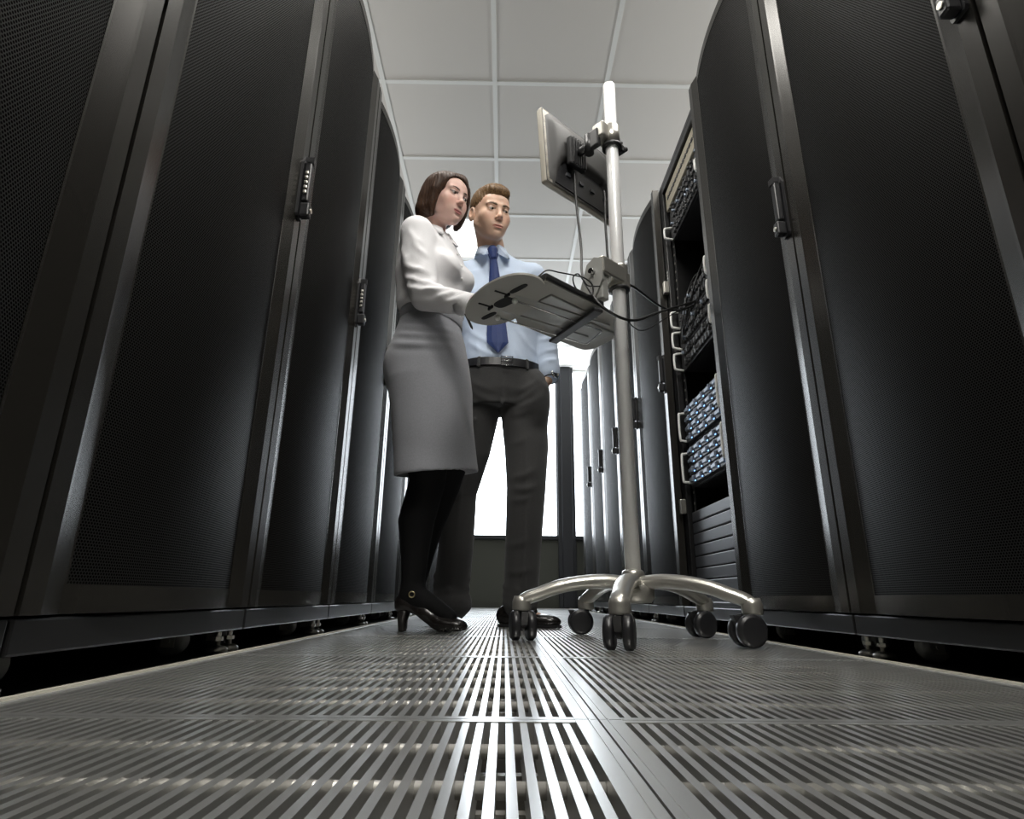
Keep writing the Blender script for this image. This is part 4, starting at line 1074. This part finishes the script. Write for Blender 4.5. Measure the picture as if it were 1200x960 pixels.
for s_, e_, w_ in ((WSR, WER, WWR), (WSL, WEL, WWL)): F.chain([s_, e_, w_], [.042, .034, .023])
for sx, k_, a_ in ((-.085, KWR, AWR), (.085, KWL, AWL)): F.chain([lx(sx, .0, .86), k_, a_], [.080, .042, .024], k=.02)
for a_ in (AWR, AWL):
    F.cap(a_, (a_[0] + .105, a_[1] - .034, .048), .024, .016)
    F.cap((a_[0] - .015, a_[1] + .005, .095), (a_[0] + .05, a_[1] - .016, .08), .027, .026)
hand(F, WWR, (.03, 1.69, .985), (0, 0, -1), (.3, 1, 0), curl=.35, sc=.88)
hand(F, WWL, (-.285, 2.21, .75), (0, -1, 0), (1, 0, 0), curl=.45, sc=.88)
head(F, HWm, True)
F.build('body', M['skin'], wom, WO, skin_col(HWm, (.76, .50, .42), (.55, .22, .20), True), 1)
face_parts(wom, HWm, WO, M['brow_w'], (.045, .03, .02), (R(22), R(2)), True)
# hair: chin-length bob, parted to the side
F = Field(axis(-.42, -.10, .0026), axis(1.84, 2.18, .0026), axis(1.42, 1.75, .0026))
F.ell((0, .016, .040), (.085, .103, .083), HWm, .0)
F.ell((0, .040, -.012), (.090, .078, .080), HWm, .02); F.ell((0, .048, -.060), (.090, .066, .050), HWm, .02)
for s_ in (-1, 1):
    F.chain([(s_ * .070, -.035, .055), (s_ * .080, -.030, .0), (s_ * .079, -.020, -.06), (s_ * .070, -.022, -.098)], [.022, .020, .018, .010], HWm, .02)
F.chain([(.018, -.062, .080), (.050, -.060, .058), (.070, -.050, .02), (.074, -.046, -.03), (.070, -.042, -.085)], [.015, .014, .012, .011, .006], HWm, .03)
F.chain([(.015, -.066, .080), (-.032, -.062, .072), (-.058, -.044, .050), (-.070, -.028, .01)], [.013, .013, .013, .013], HWm, .03)
F.ell((0, -.062, -.045), (.0625, .062, .110), HWm, .006, 's')           # face opening
F.ell((-.012, -.085, .030), (.052, .040, .042), HWm, .006, 's')
F.ell((0, .0, -.150), (.062, .09, .075), HWm, .012, 's')
def stripes(X, Y, Z):
    dx, dy = X - HWm.o[0], Y - HWm.o[1]; a = np.arctan2(dy, dx); return .0007 * np.sin(a * 46 + 4 * np.sin(Z * 30)) + .0004 * np.sin(a * 97 + Z * 20)
F.disp(stripes); F.build('hair', M['hair_w'], wom, WO)

# blouse
F = Field(axis(-.52, .05, .0050), axis(1.70, 2.32, .0050), axis(.86, 1.50, .0050))
F.loft([(1.094, .125, .096, 0, 0), (1.125, .140, .110, 0, .004), (1.18, .142, .114, 0, .006), (1.28, .150, .124, 0, .006), (1.37, .148, .108, 0, .016), (1.42, .105, .080, 0, .012), (1.455, .058, .056, 0, .004)], TW)
F.ell(lx(-.055, -.085, 1.265), (.055, .055, .052), k=.03); F.ell(lx(.055, -.085, 1.265), (.055, .055, .052), k=.03)
F.cap(WSR, WSL, .054, k=.03)
cu = np.array(WWR) + (np.array(WER) - np.array(WWR)) * .04; cl = np.array(WWL) + (np.array(WEL) - np.array(WWL)) * .04
F.chain([WSR, tuple((np.array(WSR) + WER) / 2 + (-.006, -.004, 0)), WER, tuple(cu)], [.060, .056, .051, .038], k=.02); F.chain([WSL, WEL, tuple(cl)], [.058, .048, .036], k=.02)
F.disp(ridges([(-.40, 1.11, -.36, 1.24), (-.42, 1.14, -.40, 1.28), (-.37, 1.11, -.30, 1.20), (-.33, 1.11, -.24, 1.17), (-.43, 1.22, -.41, 1.35), (-.26, 1.12, -.20, 1.16, .8), (-.25, 1.30, -.17, 1.24, .8), (-.24, 1.36, -.18, 1.31, .7)], 2.03, .0085, .012))
F.disp(ridges([(-.37, 1.22, -.28, 1.18, 1.3), (-.37, 1.18, -.26, 1.13, 1.4), (-.36, 1.14, -.24, 1.09, 1.4), (-.34, 1.31, -.29, 1.25), (-.39, 1.30, -.35, 1.22), (-.29, 1.11, -.20, 1.09), (-.25, 1.07, -.17, 1.07, .9), (-.23, 1.05, -.15, 1.035, .8), (-.36, 1.36, -.31, 1.30, .8)], 1.93, .0095, .011))
blouse = F.build('blouse', M['shirt_w'], wom, WO, smooth_it=3)
collar(blouse, -.288, 2.008, 1.462, .055, wy - R(6), M['shirt_w'], WO, drop=.040, gap=.35, spread=.018, flare=.018)
c_ = Vector(tuple(cu)); dx_ = Vector(tuple(np.array(WWR) - np.array(WER))).normalized(); Tc = Matrix.Translation(c_ - dx_ * .035) @ dx_.to_track_quat('Z', 'Y').to_matrix().to_4x4()
MB().lathe([(.030, .0), (.0405, .0), (.0375, .055), (.035, .058), (.024, .056)], 28, Tc, cap=False).build('cuff', M['shirt_w'], blouse, WO)
mb = MB()
for i in range(5):
    z = 1.13 + .055 * i; p = on_surface(blouse, lx(.003, -.30, z), lx(.003, .0, z), WO)
    if p is not None: MB().ball(tuple(p), .0045).build('button', M['white_pl'], blouse, WO)
# skirt
F = Field(axis(-.50, .02, .0050), axis(1.82, 2.28, .0050), axis(.47, 1.13, .0050))
skt = [(.470, .178, .126, .0, -.066), (.56, .174, .122, 0, -.052), (.70, .176, .122, 0, -.030), (.82, .182, .132, 0, -.014), (.92, .172, .130, 0, -.002), (1.0, .150, .118, 0, .0), (1.07, .130, .101, 0, .002), (1.105, .128, .099, 0, .002)]
F.loft(skt, TW, p=2.15); F.ell(lx(-.06, .040, .885), (.085, .080, .09), k=.05); F.ell(lx(.06, .040, .885), (.085, .080, .09), k=.05)
F.ell(lx(-.07, -.09, .66), (.08, .07, .16), k=.05)
F.cap(lx(-.02, -.112, 1.066), lx(-.125, .03, 1.066), .001, k=.004)
F.loft([(.40, .168, .116, 0, -.066), (.53, .166, .113, 0, -.06)], TW, .0, 's', 2.15)
F.half(lambda x, y, z: z - (.482 + .10 * (x + .37) + .13 * (y - 1.93)), (-.23, 2.05, .45), .35)
F.disp(ridges([(-.39, .985, -.19, .99, 1.1), (-.38, 1.015, -.18, 1.02), (-.41, .95, -.20, .945, 1.1), (-.36, 1.04, -.24, 1.05, .8), (-.27, .60, -.24, .80, .5), (-.38, .58, -.36, .72, .5)], 2.03, .0050, .012))
skirt = F.build('skirt', M['skirt'], wom, WO, smooth_it=1)
mb = MB(); P = []
for i in range(56):
    t = 2 * PI * i / 56; q = [ring_pt(t, z, e_, (.1285, .0995), 2.15, TW) for z, e_ in ((1.066, .0035), (1.070, .0055), (1.106, .0045), (1.110, .002), (1.110, -.006))]; P.append(q)
mb.grid(P, closed_u=True); mb.build('waistband', M['skirt'], skirt, WO)
# tights
F = Field(axis(-.42, .02, .0045), axis(1.86, 2.30, .0045), axis(.02, .60, .0045))
for k_, a_, sx in ((KWR, AWR, -.07), (KWL, AWL, .07)):
    k_ = np.array(k_); a_ = np.array(a_); c_ = k_ * .62 + a_ * .38 + np.array((-.020, .006, 0))
    F.chain([lx(sx, -.055, .60), tuple(k_), tuple(c_), tuple(k_ * .3 + a_ * .7 + np.array((-.008, 0, 0))), tuple(a_)], [.082, .060, .060, .045, .036], k=.025)
    F.cap(tuple(a_), (a_[0] + .128, a_[1] - .041, .046), .034, .024, k=.02); F.cap((a_[0] - .018, a_[1] + .006, .10), (a_[0] + .04, a_[1] - .013, .085), .030, .028, k=.015)
F.build('tights', M['tights'], wom, WO, smooth_it=1)
def pump(a_):
    fr = Fr((a_[0] - .030, a_[1] + .010, 0), rotz(math.atan2(-.040, .125)), .98)
    F = Field(axis(a_[0] - .09, a_[0] + .25, .0028), axis(a_[1] - .13, a_[1] + .07, .0028), axis(-.004, .16, .0028))
    F.ell((.010, 0, .088), (.036, .032, .040), fr, .0); F.cap((.015, 0, .080), (.085, 0, .060), .030, .028, fr, .02); F.cap((.085, 0, .050), (.145, 0, .030), .030, .027, fr, .02)
    F.ell((.165, 0, .024), (.055, .037, .024), fr, .02); F.ell((.20, 0, .020), (.030, .027, .018), fr, .015)
    F.ell((.085, 0, .118), (.075, .026, .034), fr, .004, 's'); F.ell((.02, 0, .145), (.05, .03, .040), fr, .004, 's')
    F.apply(lambda x, y, z: z - np.interp(x, [-.03, .03, .07, .11, .14, .23], [.068, .066, .048, .018, .002, .006]), (.1, 0, 0), .2, fr, .003, 's')
    F.loft([(.0, .0125, .0135, .004, 0), (.03, .0145, .016, .002, 0), (.055, .021, .022, .004, 0), (.085, .030, .028, .010, 0)], fr, .006)
    sh = F.build('shoe', M['leather'], wom, WO)
    mb = MB(); pts = []
    for i in range(28):
        t = 2 * PI * i / 28; pts.append(Vector(tuple(fr.w((.040 + .046 * math.cos(t), .037 * math.sin(t), .118 - .012 * math.cos(t))))))
    mb.tube(pts, .0055, 8, closed=True, sx=.35, up=(0, 0, 1)); st = mb.build('ankle_strap', M['leather'], sh, WO)
    mb = MB(); c_ = Vector(tuple(fr.w((.050, -.0395, .116)))); mb.tube([c_ + Vector((.009 * math.cos(t), 0, .009 * math.sin(t))) for t in [2 * PI * i / 16 for i in range(16)]], .0018, 6, closed=True); mb.build('buckle', M['gold'], st, WO)
pump(AWR); pump(AWL)
# pen held in her near hand
mb = MB(); a = Vector((-0.114, 1.772, 0.937)); b = Vector((-0.152, 1.765, 1.019)); mb.tube([(0, 0, 0), (b - a) * .1, (b - a) * .95, b - a], .004, 10, radii=[.001, .004, .0042, .003])
pen = mb.build('pen', M['dark']); pen.location = a; tag(pen, 'slim black pen held in the hand of the woman at the tray edge', 'pen')
